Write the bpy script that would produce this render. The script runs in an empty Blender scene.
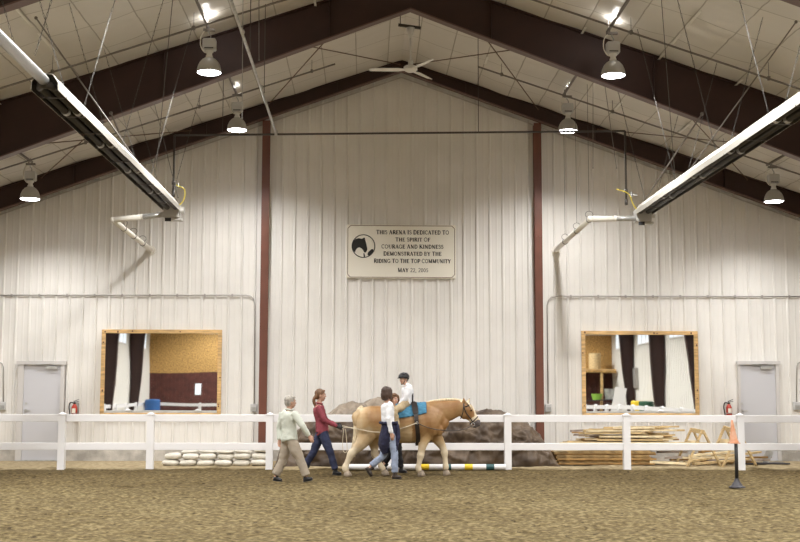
import bpy, bmesh, math, random
from mathutils import Vector, Matrix, noise
random.seed(7)
R = math.radians
scene = bpy.context.scene
COL = scene.collection
V = Vector

# ------------------------------------------------------------------ camera
F = 1204.0
CAM = V((-0.77, 0.0, 1.47))
ROT = Matrix.Rotation(R(-1.53), 3, 'Z') @ Matrix.Rotation(R(90 + 5.95), 3, 'X') @ Matrix.Rotation(R(0.11), 3, 'Z')
cd = bpy.data.cameras.new('camera'); cam = bpy.data.objects.new('camera', cd); COL.objects.link(cam)
cd.sensor_width = 36; cd.lens = F / 800 * 36; cd.clip_end = 300
cam.matrix_world = Matrix.Translation(CAM) @ ROT.to_4x4()
scene.camera = cam

def at(px, py, Y):
    """world point seen at a pixel at the depth Y of the hall"""
    d = ROT @ V(((px - 400) / F, (271 - py) / F, -1))
    return CAM + d * (Y / d.y)

# ------------------------------------------------------------------ materials
MATS = {}
def mat(name, col, rough=0.6, metal=0.0, var=0.0, scale=8.0, bump=0.0, bscale=None, spec=0.5, emit=None, stretch=(1, 1, 1), col2=None, coat=0.0):
    if name in MATS: return MATS[name]
    m = bpy.data.materials.new(name); m.use_nodes = True
    nt = m.node_tree; N = nt.nodes; L = nt.links
    b = N['Principled BSDF']
    b.inputs['Base Color'].default_value = (*col, 1)
    b.inputs['Roughness'].default_value = rough
    b.inputs['Metallic'].default_value = metal
    b.inputs['Specular IOR Level'].default_value = spec
    b.inputs['Coat Weight'].default_value = coat
    if var > 0 or bump > 0:
        tc = N.new('ShaderNodeTexCoord'); mp = N.new('ShaderNodeMapping'); mp.inputs['Scale'].default_value = stretch
        L.new(tc.outputs['Object'], mp.inputs['Vector'])
        n = N.new('ShaderNodeTexNoise'); n.inputs['Scale'].default_value = scale; n.inputs['Detail'].default_value = 6
        L.new(mp.outputs[0], n.inputs['Vector'])
        if var > 0:
            r = N.new('ShaderNodeValToRGB')
            c2 = col2 if col2 else tuple(max(0, c * (1 - var)) for c in col)
            c1 = col if col2 else tuple(min(1, c * (1 + var * 0.5)) for c in col)
            r.color_ramp.elements[0].position = .35; r.color_ramp.elements[0].color = (*c2, 1)
            r.color_ramp.elements[1].position = .65; r.color_ramp.elements[1].color = (*c1, 1)
            L.new(n.outputs['Fac'], r.inputs[0]); L.new(r.outputs[0], b.inputs['Base Color'])
        if bump > 0:
            n2 = N.new('ShaderNodeTexNoise'); n2.inputs['Scale'].default_value = bscale or scale; n2.inputs['Detail'].default_value = 5
            L.new(mp.outputs[0], n2.inputs['Vector'])
            bp = N.new('ShaderNodeBump'); bp.inputs['Strength'].default_value = bump; bp.inputs['Distance'].default_value = .02
            L.new(n2.outputs['Fac'], bp.inputs['Height']); L.new(bp.outputs[0], b.inputs['Normal'])
    if emit:
        b.inputs['Emission Color'].default_value = (*emit[0], 1); b.inputs['Emission Strength'].default_value = emit[1]
    MATS[name] = m
    return m

WALLC = (0.775, 0.755, 0.725)
mat('wall_panel', WALLC, .38, 0, .05, 1.2, spec=.5)
mat('side_panel', (0.74, 0.72, 0.68), .45)
mat('concrete', (0.50, 0.47, 0.43), .9, 0, .3, 3.5, .4, 30)
mat('trim_metal', (0.55, 0.52, 0.48), .4, .3)
mat('brown_steel', (0.036, 0.013, 0.010), .62, 0, .15, 3)
mat('red_steel', (0.150, 0.052, 0.032), .45, 0, .15, 3)
mat('brown_flange', (0.115, 0.062, 0.052), .45)

mat('seam_tape', (0.85, 0.83, 0.78), .35)
mat('white_vinyl', (0.82, 0.815, 0.83), .35)
mat('door_paint', (0.55, 0.55, 0.585), .4)
mat('door_frame', (0.58, 0.56, 0.55), .45)
mat('steel', (0.55, 0.55, 0.54), .35, .85)
mat('galv', (0.50, 0.50, 0.49), .45, .6, .2, 10)
mat('conduit', (0.42, 0.40, 0.38), .45, .5)
mat('dark_pipe', (0.07, 0.06, 0.055), .5, .2)
mat('rust_rod', (0.13, 0.075, 0.05), .6, .3)
mat('grey_rod', (0.19, 0.17, 0.155), .5, .3)
mat('pine', (0.66, 0.43, 0.19), .55, 0, .35, 3, .1, 20, stretch=(1, 1, 6))
mat('knot', (0.10, 0.04, 0.02), .6)
mat('osb', (0.52, 0.31, 0.10), .7, 0, .45, 14)
mat('barn_red', (0.10, 0.028, 0.02), .6, 0, .3, 3)
mat('reflector_out', (0.50, 0.48, 0.43), .5, .1)
mat('reflector_in', (0.055, 0.045, 0.035), .4, .6)  # dark colour stands in for the tubes mirrored in the bright aluminium
mat('tube_hot', (0.045, 0.04, 0.036), .55, .4)
mat('exhaust_white', (0.80, 0.77, 0.70), .45)
mat('yellow_hose', (0.75, 0.62, 0.10), .5)
mat('burner', (0.55, 0.54, 0.52), .45, .4)
mat('lamp_shade', (0.42, 0.41, 0.39), .45, .1)
mat('chain', (0.075, 0.072, 0.068), .7, .0)
mat('ballast', (0.56, 0.56, 0.56), .45, .1)
mat('lamp_glass', (1, 1, 1), .2, emit=((0.95, 0.95, 1.0), 14))
mat('window_light', (0.5, 0.53, 0.56), .4, emit=((0.85, 0.93, 1.0), .6))
mat('fan_white', (0.80, 0.80, 0.78), .4)
mat('sign_cream', (0.86, 0.83, 0.74), .4)
mat('sign_edge', (0.60, 0.55, 0.45), .4)
mat('sign_line', (0.18, 0.11, 0.07), .5)
mat('ink', (0.015, 0.015, 0.015), .5)
mat('red_paint', (0.45, 0.04, 0.022), .35)
mat('black_rubber', (0.02, 0.02, 0.022), .55)
mat('charcoal', (0.045, 0.042, 0.05), .5, 0, .2, 8)
mat('cone_orange', (0.62, 0.27, 0.14), .6, 0, .35, 9, col2=(0.66, 0.38, 0.26))
mat('sandbag', (0.66, 0.625, 0.55), .8, 0, .15, 9, .5, 25)
mat('sandbag_print', (0.30, 0.28, 0.32), .8)
mat('tarp', (0.150, 0.106, 0.070), .50, 0, .45, 2.2, .9, 6, spec=.35, col2=(0.060, 0.041, 0.029))  # lighter brown patches imitate sheen on the folds, put into the colour
mat('tarp_pale', (0.30, 0.245, 0.19), .45, 0, .3, 2.5, .8, 6, spec=.5)
mat('lumber', (0.62, 0.46, 0.24), .7, 0, .3, 5, stretch=(1, 6, 6))
mat('lumber_pale', (0.80, 0.68, 0.45), .7, 0, .25, 5)
mat('lumber_dark', (0.42, 0.25, 0.09), .7, 0, .35, 5)
mat('lumber_grey', (0.36, 0.30, 0.26), .75, 0, .3, 5)
mat('ply', (0.40, 0.27, 0.12), .75, 0, .4, 7)
mat('yellow_band', (0.82, 0.58, 0.03), .45)
mat('green_band', (0.02, 0.09, 0.10), .45)
# people
mat('skin', (0.48, 0.285, 0.205), .5, 0, .08, 10)
mat('skin_light', (0.62, 0.38, 0.28), .5, 0, .08, 10)
mat('lips', (0.45, 0.14, 0.12), .5)
mat('eye_dark', (0.02, 0.012, 0.01), .2)
mat('eye_white', (0.85, 0.84, 0.80), .2)
mat('hair_grey', (0.40, 0.37, 0.33), .6, 0, .45, 30, .8, 60, stretch=(1, 1, .25))
mat('hair_brown', (0.17, 0.085, 0.04), .5, 0, .45, 30, .8, 60, stretch=(1, 1, .25))
mat('hair_dark', (0.055, 0.028, 0.018), .45, 0, .45, 30, .8, 60, stretch=(1, 1, .25))
mat('jacket_pale', (0.54, 0.57, 0.51), .85, 0, .08, 6, .8, 9)
mat('khaki', (0.345, 0.295, 0.235), .85, 0, .12, 5, .8, 10)
mat('shoe_black', (0.015, 0.016, 0.02), .4)
mat('shoe_brown', (0.035, 0.025, 0.02), .5)
mat('shirt_wine', (0.23, 0.040, 0.058), .85, 0, .2, 6, .8, 10)
mat('jeans_dark', (0.022, 0.028, 0.07), .85, 0, .35, 10, .8, 10)
mat('glove_black', (0.01, 0.01, 0.012), .6)
mat('shirt_white', (0.74, 0.75, 0.79), .85, 0, .03, 6, .8, 9)
mat('navy_cloth', (0.014, 0.015, 0.045), .85, 0, .3, 8, .9, 9)
mat('jeans_pale', (0.26, 0.31, 0.43), .85, 0, .2, 9, .8, 10)
mat('pants_black', (0.012, 0.012, 0.016), .85, 0, .3, 8, .6, 9)
mat('khaki_light', (0.40, 0.31, 0.19), .85, 0, .15, 8, .7, 9)
mat('helmet_black', (0.012, 0.013, 0.018), .22, coat=.6)
mat('helmet_vent', (0.22, 0.24, 0.27), .3)
# horse
mat('hoof', (0.30, 0.24, 0.18), .6, 0, .3, 20)
mat('mane', (0.68, 0.57, 0.39), .6, 0, .25, 40, .7, 60, stretch=(1, 1, .3))
mat('muzzle_grey', (0.10, 0.085, 0.085), .6)
mat('leather', (0.018, 0.013, 0.012), .4)
mat('pad_blue', (0.050, 0.185, 0.30), .85, 0, .15, 12, .8, 14)
mat('rein_pale', (0.62, 0.55, 0.42), .7)
mat('rein_dark', (0.05, 0.04, 0.035), .6)

def horse_coat():
    m = bpy.data.materials.new('horse_coat'); m.use_nodes = True
    nt = m.node_tree; N = nt.nodes; L = nt.links; b = N['Principled BSDF']
    b.inputs['Roughness'].default_value = .5
    at_ = N.new('ShaderNodeAttribute'); at_.attribute_name = 'pale'
    n = N.new('ShaderNodeTexNoise'); n.inputs['Scale'].default_value = 5; n.inputs['Detail'].default_value = 5
    tc = N.new('ShaderNodeTexCoord'); L.new(tc.outputs['Object'], n.inputs['Vector'])
    ma = N.new('ShaderNodeMath'); ma.operation = 'MULTIPLY_ADD'; ma.inputs[1].default_value = .7; ma.inputs[2].default_value = -.33
    L.new(n.outputs['Fac'], ma.inputs[0])
    ad = N.new('ShaderNodeMath'); ad.operation = 'ADD'; L.new(ma.outputs[0], ad.inputs[0]); L.new(at_.outputs['Fac'], ad.inputs[1])
    r = N.new('ShaderNodeValToRGB'); e = r.color_ramp.elements
    e[0].position = 0; e[0].color = (0.245, 0.120, 0.038, 1)
    e[1].position = 1; e[1].color = (0.62, 0.53, 0.385, 1)
    x = e.new(.5); x.color = (0.43, 0.285, 0.135, 1)
    L.new(ad.outputs[0], r.inputs[0]); L.new(r.outputs[0], b.inputs['Base Color'])
    MATS['horse_coat'] = m
horse_coat()

def vinyl():
    m = bpy.data.materials.new('vinyl'); m.use_nodes = True
    nt = m.node_tree; N = nt.nodes; L = nt.links; b = N['Principled BSDF']
    b.inputs['Roughness'].default_value = .34
    tc = N.new('ShaderNodeTexCoord'); sx = N.new('ShaderNodeSeparateXYZ'); L.new(tc.outputs['Object'], sx.inputs[0])
    ab = N.new('ShaderNodeMath'); ab.operation = 'ABSOLUTE'; L.new(sx.outputs['X'], ab.inputs[0])
    u = N.new('ShaderNodeMath'); u.operation = 'MULTIPLY_ADD'; u.inputs[1].default_value = 1.054; u.inputs[2].default_value = -.35; L.new(ab.outputs[0], u.inputs[0])
    nw = N.new('ShaderNodeTexNoise'); nw.inputs['Scale'].default_value = 1.1; L.new(tc.outputs['Object'], nw.inputs['Vector'])
    wy = N.new('ShaderNodeMath'); wy.operation = 'MULTIPLY_ADD'; wy.inputs[1].default_value = .05; L.new(nw.outputs['Fac'], wy.inputs[0]); L.new(sx.outputs['Y'], wy.inputs[2])
    cb = N.new('ShaderNodeCombineXYZ'); L.new(wy.outputs[0], cb.inputs[0]); L.new(u.outputs[0], cb.inputs[1])
    br = N.new('ShaderNodeTexBrick'); br.offset = 0; br.inputs['Scale'].default_value = 1; br.inputs['Brick Width'].default_value = 1.22; br.inputs['Row Height'].default_value = .76
    br.inputs['Mortar Size'].default_value = .014; br.inputs['Mortar Smooth'].default_value = .4
    br.inputs['Color1'].default_value = (0.64, 0.61, 0.56, 1); br.inputs['Color2'].default_value = (0.68, 0.645, 0.59, 1); br.inputs['Mortar'].default_value = (0.38, 0.345, 0.29, 1)
    L.new(cb.outputs[0], br.inputs['Vector']); L.new(br.outputs['Color'], b.inputs['Base Color'])
    n2 = N.new('ShaderNodeTexNoise'); n2.inputs['Scale'].default_value = 2.4; n2.inputs['Detail'].default_value = 4; L.new(tc.outputs['Object'], n2.inputs['Vector'])
    bp = N.new('ShaderNodeBump'); bp.inputs['Strength'].default_value = .35; bp.inputs['Distance'].default_value = .03; L.new(n2.outputs['Fac'], bp.inputs['Height'])
    b2 = N.new('ShaderNodeBump'); b2.inputs['Strength'].default_value = .5; b2.inputs['Distance'].default_value = .02; b2.invert = True; L.new(br.outputs['Fac'], b2.inputs['Height']); L.new(bp.outputs[0], b2.inputs['Normal'])
    L.new(b2.outputs[0], b.inputs['Normal'])
    MATS['vinyl'] = m
vinyl()

def dirt():
    m = bpy.data.materials.new('arena_dirt'); m.use_nodes = True
    nt = m.node_tree; N = nt.nodes; L = nt.links; b = N['Principled BSDF']
    b.inputs['Roughness'].default_value = .95; b.inputs['Specular IOR Level'].default_value = .15
    tc = N.new('ShaderNodeTexCoord')
    def nz(s, d=6, st=(1, 1, 1)):
        mp = N.new('ShaderNodeMapping'); mp.inputs['Scale'].default_value = st; L.new(tc.outputs['Object'], mp.inputs['Vector'])
        n = N.new('ShaderNodeTexNoise'); n.inputs['Scale'].default_value = s; n.inputs['Detail'].default_value = d
        L.new(mp.outputs[0], n.inputs['Vector']); return n.outputs['Fac']
    def ramp(src, els):
        r = N.new('ShaderNodeValToRGB'); L.new(src, r.inputs[0])
        r.color_ramp.elements[0].position = els[0][0]; r.color_ramp.elements[0].color = (*els[0][1], 1)
        r.color_ramp.elements[1].position = els[-1][0]; r.color_ramp.elements[1].color = (*els[-1][1], 1)
        for p, c in els[1:-1]:
            e = r.color_ramp.elements.new(p); e.color = (*c, 1)
        return r.outputs[0]
    big = nz(.35, 4); fine = nz(13, 10); clod = nz(15, 6)
    c1 = ramp(fine, [(.36, (0.082, 0.060, 0.026)), (.50, (0.142, 0.109, 0.051)), (.66, (0.235, 0.188, 0.100))])
    c2 = ramp(big, [(.35, (0.80, 0.78, 0.74)), (.62, (1, 1, 1))])
    mx = N.new('ShaderNodeMix'); mx.data_type = 'RGBA'; mx.blend_type = 'MULTIPLY'; mx.inputs[0].default_value = 1
    L.new(c1, mx.inputs[6]); L.new(c2, mx.inputs[7])
    cl = ramp(clod, [(.33, (0.35, 0.32, 0.30)), (.41, (1, 1, 1))])
    mc = N.new('ShaderNodeMix'); mc.data_type = 'RGBA'; mc.blend_type = 'MULTIPLY'; mc.inputs[0].default_value = .9
    L.new(mx.outputs[2], mc.inputs[6]); L.new(cl, mc.inputs[7])
    # damp band churned by hooves in front of the fence, dry pale sand behind it
    sx = N.new('ShaderNodeSeparateXYZ'); L.new(tc.outputs['Object'], sx.inputs[0])
    wob = N.new('ShaderNodeMath'); wob.operation = 'MULTIPLY_ADD'; wob.inputs[1].default_value = 1.6; L.new(nz(1.2, 5), wob.inputs[0]); L.new(sx.outputs['Y'], wob.inputs[2])
    mr = N.new('ShaderNodeMapRange'); mr.inputs[1].default_value = 25.35; mr.inputs[2].default_value = 25.75; L.new(wob.outputs[0], mr.inputs[0])
    dm = N.new('ShaderNodeMapRange'); dm.inputs[1].default_value = 19.0; dm.inputs[2].default_value = 23.5; L.new(wob.outputs[0], dm.inputs[0])
    md = N.new('ShaderNodeMix'); md.data_type = 'RGBA'; md.blend_type = 'MULTIPLY'; L.new(dm.outputs[0], md.inputs[0])
    L.new(mc.outputs[2], md.inputs[6]); md.inputs[7].default_value = (0.78, 0.74, 0.68, 1)
    sand = ramp(nz(9, 6), [(.35, (0.27, 0.21, 0.12)), (.65, (0.44, 0.36, 0.23))])
    ms = N.new('ShaderNodeMix'); ms.data_type = 'RGBA'; L.new(mr.outputs[0], ms.inputs[0])
    L.new(md.outputs[2], ms.inputs[6]); L.new(sand, ms.inputs[7])
    L.new(ms.outputs[2], b.inputs['Base Color'])
    bp = N.new('ShaderNodeBump'); bp.inputs['Strength'].default_value = .8; bp.inputs['Distance'].default_value = .05
    L.new(fine, bp.inputs['Height']); L.new(bp.outputs[0], b.inputs['Normal'])
    MATS['arena_dirt'] = m
dirt()

# ------------------------------------------------------------------ object helpers
def setp(o, label=None, cat=None, group=None, kind=None):
    if label: o['label'] = label
    if cat: o['category'] = cat
    if group: o['group'] = group
    if kind: o['kind'] = kind
    return o

def thing(name, label, cat, loc=(0, 0, 0), group=None, kind=None):
    o = bpy.data.objects.new(name, None); COL.objects.link(o); o.location = loc; o.empty_display_size = .1
    return setp(o, label, cat, group, kind)

def obj(name, src, m, parent=None, smooth=False, world=True):
    """src is a bmesh (or mesh) in WORLD coordinates; parented objects keep their place"""
    if isinstance(src, bmesh.types.BMesh):
        me = bpy.data.meshes.new(name); bmesh.ops.recalc_face_normals(src, faces=src.faces[:]) ; src.to_mesh(me); src.free()
    else:
        me = src
    ms = m if isinstance(m, (list, tuple)) else [m]
    for x in ms: me.materials.append(MATS[x])
    if smooth:
        for p in me.polygons: p.use_smooth = True
    o = bpy.data.objects.new(name, me); COL.objects.link(o)
    if parent is not None:
        base = V((0, 0, 0)); q = parent
        while q is not None: base += q.location; q = q.parent
        if world:
            me.transform(Matrix.Translation(-base))
        o.parent = parent
    return o

def rebase(o, p):
    """put the origin of a single-mesh thing at its own base"""
    o.data.transform(Matrix.Translation(-V(p))); o.location = V(p); return o

def nb(): return bmesh.new()

def box(bm, c, s, rot=None, mi=0):
    M = Matrix.Translation(V(c))
    if rot is not None: M = M @ rot.to_4x4()
    M = M @ Matrix.Diagonal((s[0], s[1], s[2], 1))
    r = bmesh.ops.create_cube(bm, size=1, matrix=M)
    if mi:
        for f in {f for v in r['verts'] for f in v.link_faces}: f.material_index = mi
    return r['verts']

def bx(bm, x0, x1, y0, y1, z0, z1, mi=0):
    return box(bm, ((x0 + x1) / 2, (y0 + y1) / 2, (z0 + z1) / 2), (abs(x1 - x0), abs(y1 - y0), abs(z1 - z0)), None, mi)

def beam(bm, a, b, w, h, up=V((0, 0, 1)), mi=0):
    """rectangular bar from a to b"""
    a, b = V(a), V(b); d = b - a; z = d.normalized()
    x = up.cross(z)
    if x.length < 1e-4: x = V((1, 0, 0)).cross(z)
    x.normalize(); y = z.cross(x)
    rot = Matrix((x, y, z)).transposed()
    return box(bm, (a + b) / 2, (w, h, d.length), rot, mi)

def loft(bm, pts, rads, side=V((0, 1, 0)), n=14, sub=3, cap=1.0, mi=0):
    pts = [V(p) for p in pts]; rads = [(r, r) if not isinstance(r, (tuple, list)) else r for r in rads]
    if sub > 1 and len(pts) > 2:
        P2, R2 = [], []
        m = len(pts)
        for i in range(m - 1):
            p0, p1, p2, p3 = pts[max(i - 1, 0)], pts[i], pts[i + 1], pts[min(i + 2, m - 1)]
            for k in range(sub):
                t = k / sub
                q = .5 * ((2 * p1) + (p2 - p0) * t + (2 * p0 - 5 * p1 + 4 * p2 - p3) * t * t + (3 * p1 - p0 - 3 * p2 + p3) * t ** 3)
                P2.append(q); u = t * t * (3 - 2 * t)
                R2.append((rads[i][0] * (1 - u) + rads[i + 1][0] * u, rads[i][1] * (1 - u) + rads[i + 1][1] * u))
        P2.append(pts[-1]); R2.append(rads[-1]); pts, rads = P2, R2
    rings = []
    m = len(pts)
    tans = [(pts[min(i + 1, m - 1)] - pts[max(i - 1, 0)]).normalized() for i in range(m)]
    def ring(p, t, ra, rb):
        a = side - t * side.dot(t)
        if a.length < 1e-3: a = V((1, 0, 0)) - t * t.x
        if a.length < 1e-3: a = V((0, 0, 1)) - t * t.z
        a.normalize(); b = t.cross(a)
        return [bm.verts.new(p + a * ra * math.cos(2 * math.pi * k / n) + b * rb * math.sin(2 * math.pi * k / n)) for k in range(n)]
    def capr(i, sgn):
        out = []; rr = min(rads[i]) * cap
        if rr > 1e-4 and cap > 0:
            for ph in (60, 30) if sgn < 0 else (30, 60):
                c = math.cos(R(ph)); s = math.sin(R(ph))
                out.append(ring(pts[i] + tans[i] * sgn * rr * s, tans[i], rads[i][0] * c, rads[i][1] * c))
        return out
    rings += capr(0, -1)
    for i in range(m): rings.append(ring(pts[i], tans[i], *rads[i]))
    rings += capr(m - 1, 1)
    fs = []
    for a, b in zip(rings, rings[1:]):
        for k in range(n): fs.append(bm.faces.new((a[k], a[(k + 1) % n], b[(k + 1) % n], b[k])))
    fs.append(bm.faces.new(rings[0][::-1])); fs.append(bm.faces.new(rings[-1]))
    if mi:
        for f in fs: f.material_index = mi

def tube(bm, pts, r, n=8, sub=1, mi=0):
    loft(bm, pts, [r] * len(pts), side=V((0.31, 0.9, 0.17)), n=n, sub=sub, cap=0, mi=mi)

def ell(bm, c, r, ax=None, seg=14, mi=0):
    M = Matrix.Translation(V(c))
    if ax is not None: M = M @ Matrix(ax).transposed().to_4x4()
    M = M @ Matrix.Diagonal((r[0], r[1], r[2], 1))
    q = bmesh.ops.create_uvsphere(bm, u_segments=seg, v_segments=max(6, seg // 2 + 2), radius=1, matrix=M)
    if mi:
        for f in {f for v in q['verts'] for f in v.link_faces}: f.material_index = mi

def cyl(bm, a, b, r1, r2=None, n=16, mi=0):
    a, b = V(a), V(b); r2 = r1 if r2 is None else r2
    loft(bm, [a, b], [r1, r2], side=V((0.31, 0.9, 0.17)), n=n, sub=1, cap=0, mi=mi)

def extrude_poly(bm, pts2, y0, y1, plane='XZ', mi=0):
    def mk(u, v, w): return V((u, w, v)) if plane == 'XZ' else V((u, v, w))
    a = [bm.verts.new(mk(u, v, y0)) for u, v in pts2]; b = [bm.verts.new(mk(u, v, y1)) for u, v in pts2]
    n = len(pts2); fs = [bm.faces.new(a), bm.faces.new(b[::-1])]
    for i in range(n): fs.append(bm.faces.new((a[i], b[i], b[(i + 1) % n], a[(i + 1) % n])))
    for f in fs: f.material_index = mi

TOB = []
def union(bm, voxel=.008, smooth=4, disp=None):
    """one continuous skin over overlapping closed shapes"""
    me = bpy.data.meshes.new('t'); bmesh.ops.recalc_face_normals(bm, faces=bm.faces[:]); bm.to_mesh(me); bm.free()
    if not TOB:
        o = bpy.data.objects.new('t', me); COL.objects.link(o); TOB.append(o)
        o.modifiers.new('r', 'REMESH').mode = 'VOXEL'; o.modifiers.new('s', 'SMOOTH')
    o = TOB[0]; o.data = me
    o.modifiers[0].voxel_size = voxel; o.modifiers[0].use_smooth_shade = True
    o.modifiers[1].factor = .5; o.modifiers[1].iterations = smooth
    dg = bpy.context.evaluated_depsgraph_get(); dg.update()
    out = bpy.data.meshes.new_from_object(o.evaluated_get(dg))
    if disp:
        cs = [v.co.copy() for v in out.vertices]; ns = [v.normal.copy() for v in out.vertices]
        out.vertices.foreach_set('co', [x for c, n in zip(cs, ns) for x in disp(c, n)]); out.update()
    return out

def copytree(o, loc=None, label=None, group=None, parent=None):
    c = o.copy(); COL.objects.link(c); c.parent = parent
    if loc is not None: c.location = loc
    if label: c['label'] = label
    if group: c['group'] = group
    for ch in list(o.children): copytree(ch, parent=c)
    return c

# ------------------------------------------------------------------ the hall
YW, YR, HW = 28.0, -8.0, 12.2
RZ, SL = 9.36, 0.3333
roof = lambda x: RZ - SL * abs(x)

# floor
def build_floor():
    xs = [-HW - .3 + i * .085 for i in range(int((2 * HW + .6) / .085) + 2)]
    ys = [YR - .3 + i * 1.0 for i in range(int((9 - YR) / 1.0) + 1)]
    y = ys[-1]
    while y < 25.6: y += .07; ys.append(y)
    while y < YW + .3: y += .15; ys.append(y)
    vs, fs = [], []
    for y in ys:
        for x in xs:
            z = 0
            if y > 8:
                z = .030 * (noise.noise(V((x * 1.6, y * 1.9, 0)))) + .030 * noise.noise(V((x * 5.5, y * 6.5, 3)))
                z *= min(1, (y - 8) / 2)
                if y > 24.3:
                    k = min(1, max(0, (y - 24.3) / .5)) * (1 - min(1, max(0, (y - 25.6) / .6)))
                    z = z * .4 + .03 * k * (1 + noise.noise(V((x * 2, y * 2, 9))))
                z -= .012
                if y > 27.5: z = -.004
            vs.append((x, y, z))
    nx = len(xs)
    for j in range(len(ys) - 1):
        for i in range(nx - 1):
            a = j * nx + i; fs.append((a, a + 1, a + nx + 1, a + nx))
    me = bpy.data.meshes.new('floor'); me.from_pydata(vs, [], fs)
    o = obj('floor', me, 'arena_dirt', smooth=True); setp(o, kind='structure')
build_floor()

def ribbed(name, p0, p1, zb, ztop, m, inward, pitch=.305, rib=.038, minor=True):
    """ribbed sheet metal wall from p0 to p1 (xy), ribs stand out along `inward`"""
    p0, p1 = V((*p0, 0)), V((*p1, 0)); d = (p1 - p0); Ln = d.length; d.normalize(); nrm = V((*inward, 0))
    prof = []; u = 0
    while u < Ln:
        prof += [(u, 0)]
        if minor: prof += [(u + .095, 0), (u + .105, .004), (u + .130, .004), (u + .140, 0)]
        prof += [(u + .222, 0), (u + .242, rib), (u + .272, rib), (u + .292, 0)]
        u += pitch
    prof = [q for q in prof if q[0] < Ln] + [(Ln, 0)]
    bm = nb(); rows = []
    for q, h in prof:
        b = p0 + d * q + nrm * h
        rows.append((bm.verts.new((b.x, b.y, zb)), bm.verts.new((b.x, b.y, ztop(b.x)))))
    for (a, b), (c, e) in zip(rows, rows[1:]): bm.faces.new((a, c, e, b))
    # backing so the wall has thickness
    o = p0 - nrm * .12; q = p1 - nrm * .12
    for f in bm.faces: f.smooth = False
    s = [bm.verts.new((o.x, o.y, zb)), bm.verts.new((q.x, q.y, zb)), bm.verts.new((q.x, q.y, ztop(q.x))), bm.verts.new((0 if abs(o.x - q.x) > 1 else o.x, o.y if abs(o.x - q.x) > 1 else (o.y + q.y) / 2, ztop(0) if abs(o.x - q.x) > 1 else ztop(o.x))), bm.verts.new((o.x, o.y, ztop(o.x)))]
    bm.faces.new(s)
    return setp(obj(name, bm, m), kind='structure')

ribbed('wall_back', (-HW, YW), (HW, YW), .33, lambda x: roof(x), 'wall_panel', (0, -1))
ribbed('wall_left', (-HW, YR), (-HW, YW), .33, lambda x: roof(HW), 'side_panel', (1, 0), minor=False)
ribbed('wall_right', (HW, YR), (HW, YW), .33, lambda x: roof(HW), 'side_panel', (-1, 0), minor=False)
# rear wall: oriented strand board above, barn red boards below
bm = nb(); extrude_poly(bm, [(-HW, 2.75), (HW, 2.75), (HW, 4.7), (-HW, 4.7)], YR, YR - .12)
setp(obj('wall_rear', bm, 'osb'), kind='structure')
bm = nb(); extrude_poly(bm, [(-HW, 4.7), (HW, 4.7), (HW, roof(HW)), (0, RZ), (-HW, roof(HW))], YR, YR - .12)
setp(obj('wall_rear', bm, 'side_panel'), kind='structure')
bm = nb(); bx(bm, -HW, HW, YR - .12, YR, 0, 2.75)
x = -HW
while x < HW: bx(bm, x, x + .17, YR, YR + .02, 0, 2.75); x += .2
setp(obj('wall_rear', bm, 'barn_red'), kind='structure')
# concrete kerbs
def kerb(name, x0, x1, y0, y1):
    bm = nb(); bx(bm, x0, x1, y0, y1, -.02, .335); setp(obj(name, bm, 'concrete'), kind='structure')
kerb('baseboard_back', -HW, HW, YW - .035, YW + .12)
kerb('baseboard_left', -HW - .12, -HW + .035, YR, YW - .04)
kerb('baseboard_right', HW - .035, HW + .12, YR, YW - .04)
# metal flashing between panel and concrete, and along the gable
bm = nb(); bx(bm, -HW + .05, HW - .05, YW - .05, YW - .036, .325, .352); setp(obj('trim_1', bm, 'trim_metal'), kind='structure')

# ceiling: sagging vinyl faced insulation between purlins
def build_ceiling():
    for side, nm in ((-1, 'ceiling'), (1, 'ceiling')):
        nx, ys = 150, []
        y = YR - .1
        while y < 9: ys.append(y); y += .6
        while y <= YW + .12: ys.append(y); y += .075
        vs, fs = [], []
        for y in ys:
            for i in range(nx + 1):
                x = side * (HW + .12) * i / nx
                u = abs(x) * 1.054
                ph = (u - .35) / 1.52
                sag = -.045 * abs(math.sin(math.pi * ph)) ** .6
                q = (y - .4) / 1.22; fr = abs(q - round(q))
                seam = .010 * math.exp(-(fr / .07) ** 2)
                z = roof(x) - .02 + sag + seam + .020 * noise.noise(V((x * 1.1, y * 1.5, side))) + .010 * noise.noise(V((x * 3, y * 4, side)))
                vs.append((x, y, z + .04))
        n1 = nx + 1
        for j in range(len(ys) - 1):
            for i in range(nx):
                a = j * n1 + i; fs.append((a, a + 1, a + n1 + 1, a + n1))
        me = bpy.data.meshes.new(nm); me.from_pydata(vs, [], fs)
        o = setp(obj(nm, me, 'vinyl', smooth=True), kind='structure')
        # seams taped with paler strips
        bm = nb(); sn = math.sqrt(1 + SL * SL)
        rr = random.Random(3 + side)
        for k in range(5):
            X = (.35 + 1.52 * (k + 1)) / 1.054
            y = 9.3
            while y < 27:
                if rr.random() < .42:
                    l = rr.uniform(.4, .9); zz = roof(X) - .035
                    beam(bm, (side * X, y, zz - .012), (side * X, y + l, zz - .012), .045, .006)
                y += 1.22
        setp(obj('seam_tape', bm, 'seam_tape', o), kind=None)
build_ceiling()
# roof deck above the insulation, so no light leaks
bm = nb()
extrude_poly(bm, [(-HW - .2, roof(HW) + .10), (0, RZ + .17), (HW + .2, roof(HW) + .10), (HW + .2, roof(HW) + .22), (0, RZ + .3), (-HW - .2, roof(HW) + .22)], YR - .2, YW + .2)
setp(obj('ceiling', bm, 'trim_metal'), kind='structure')

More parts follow.
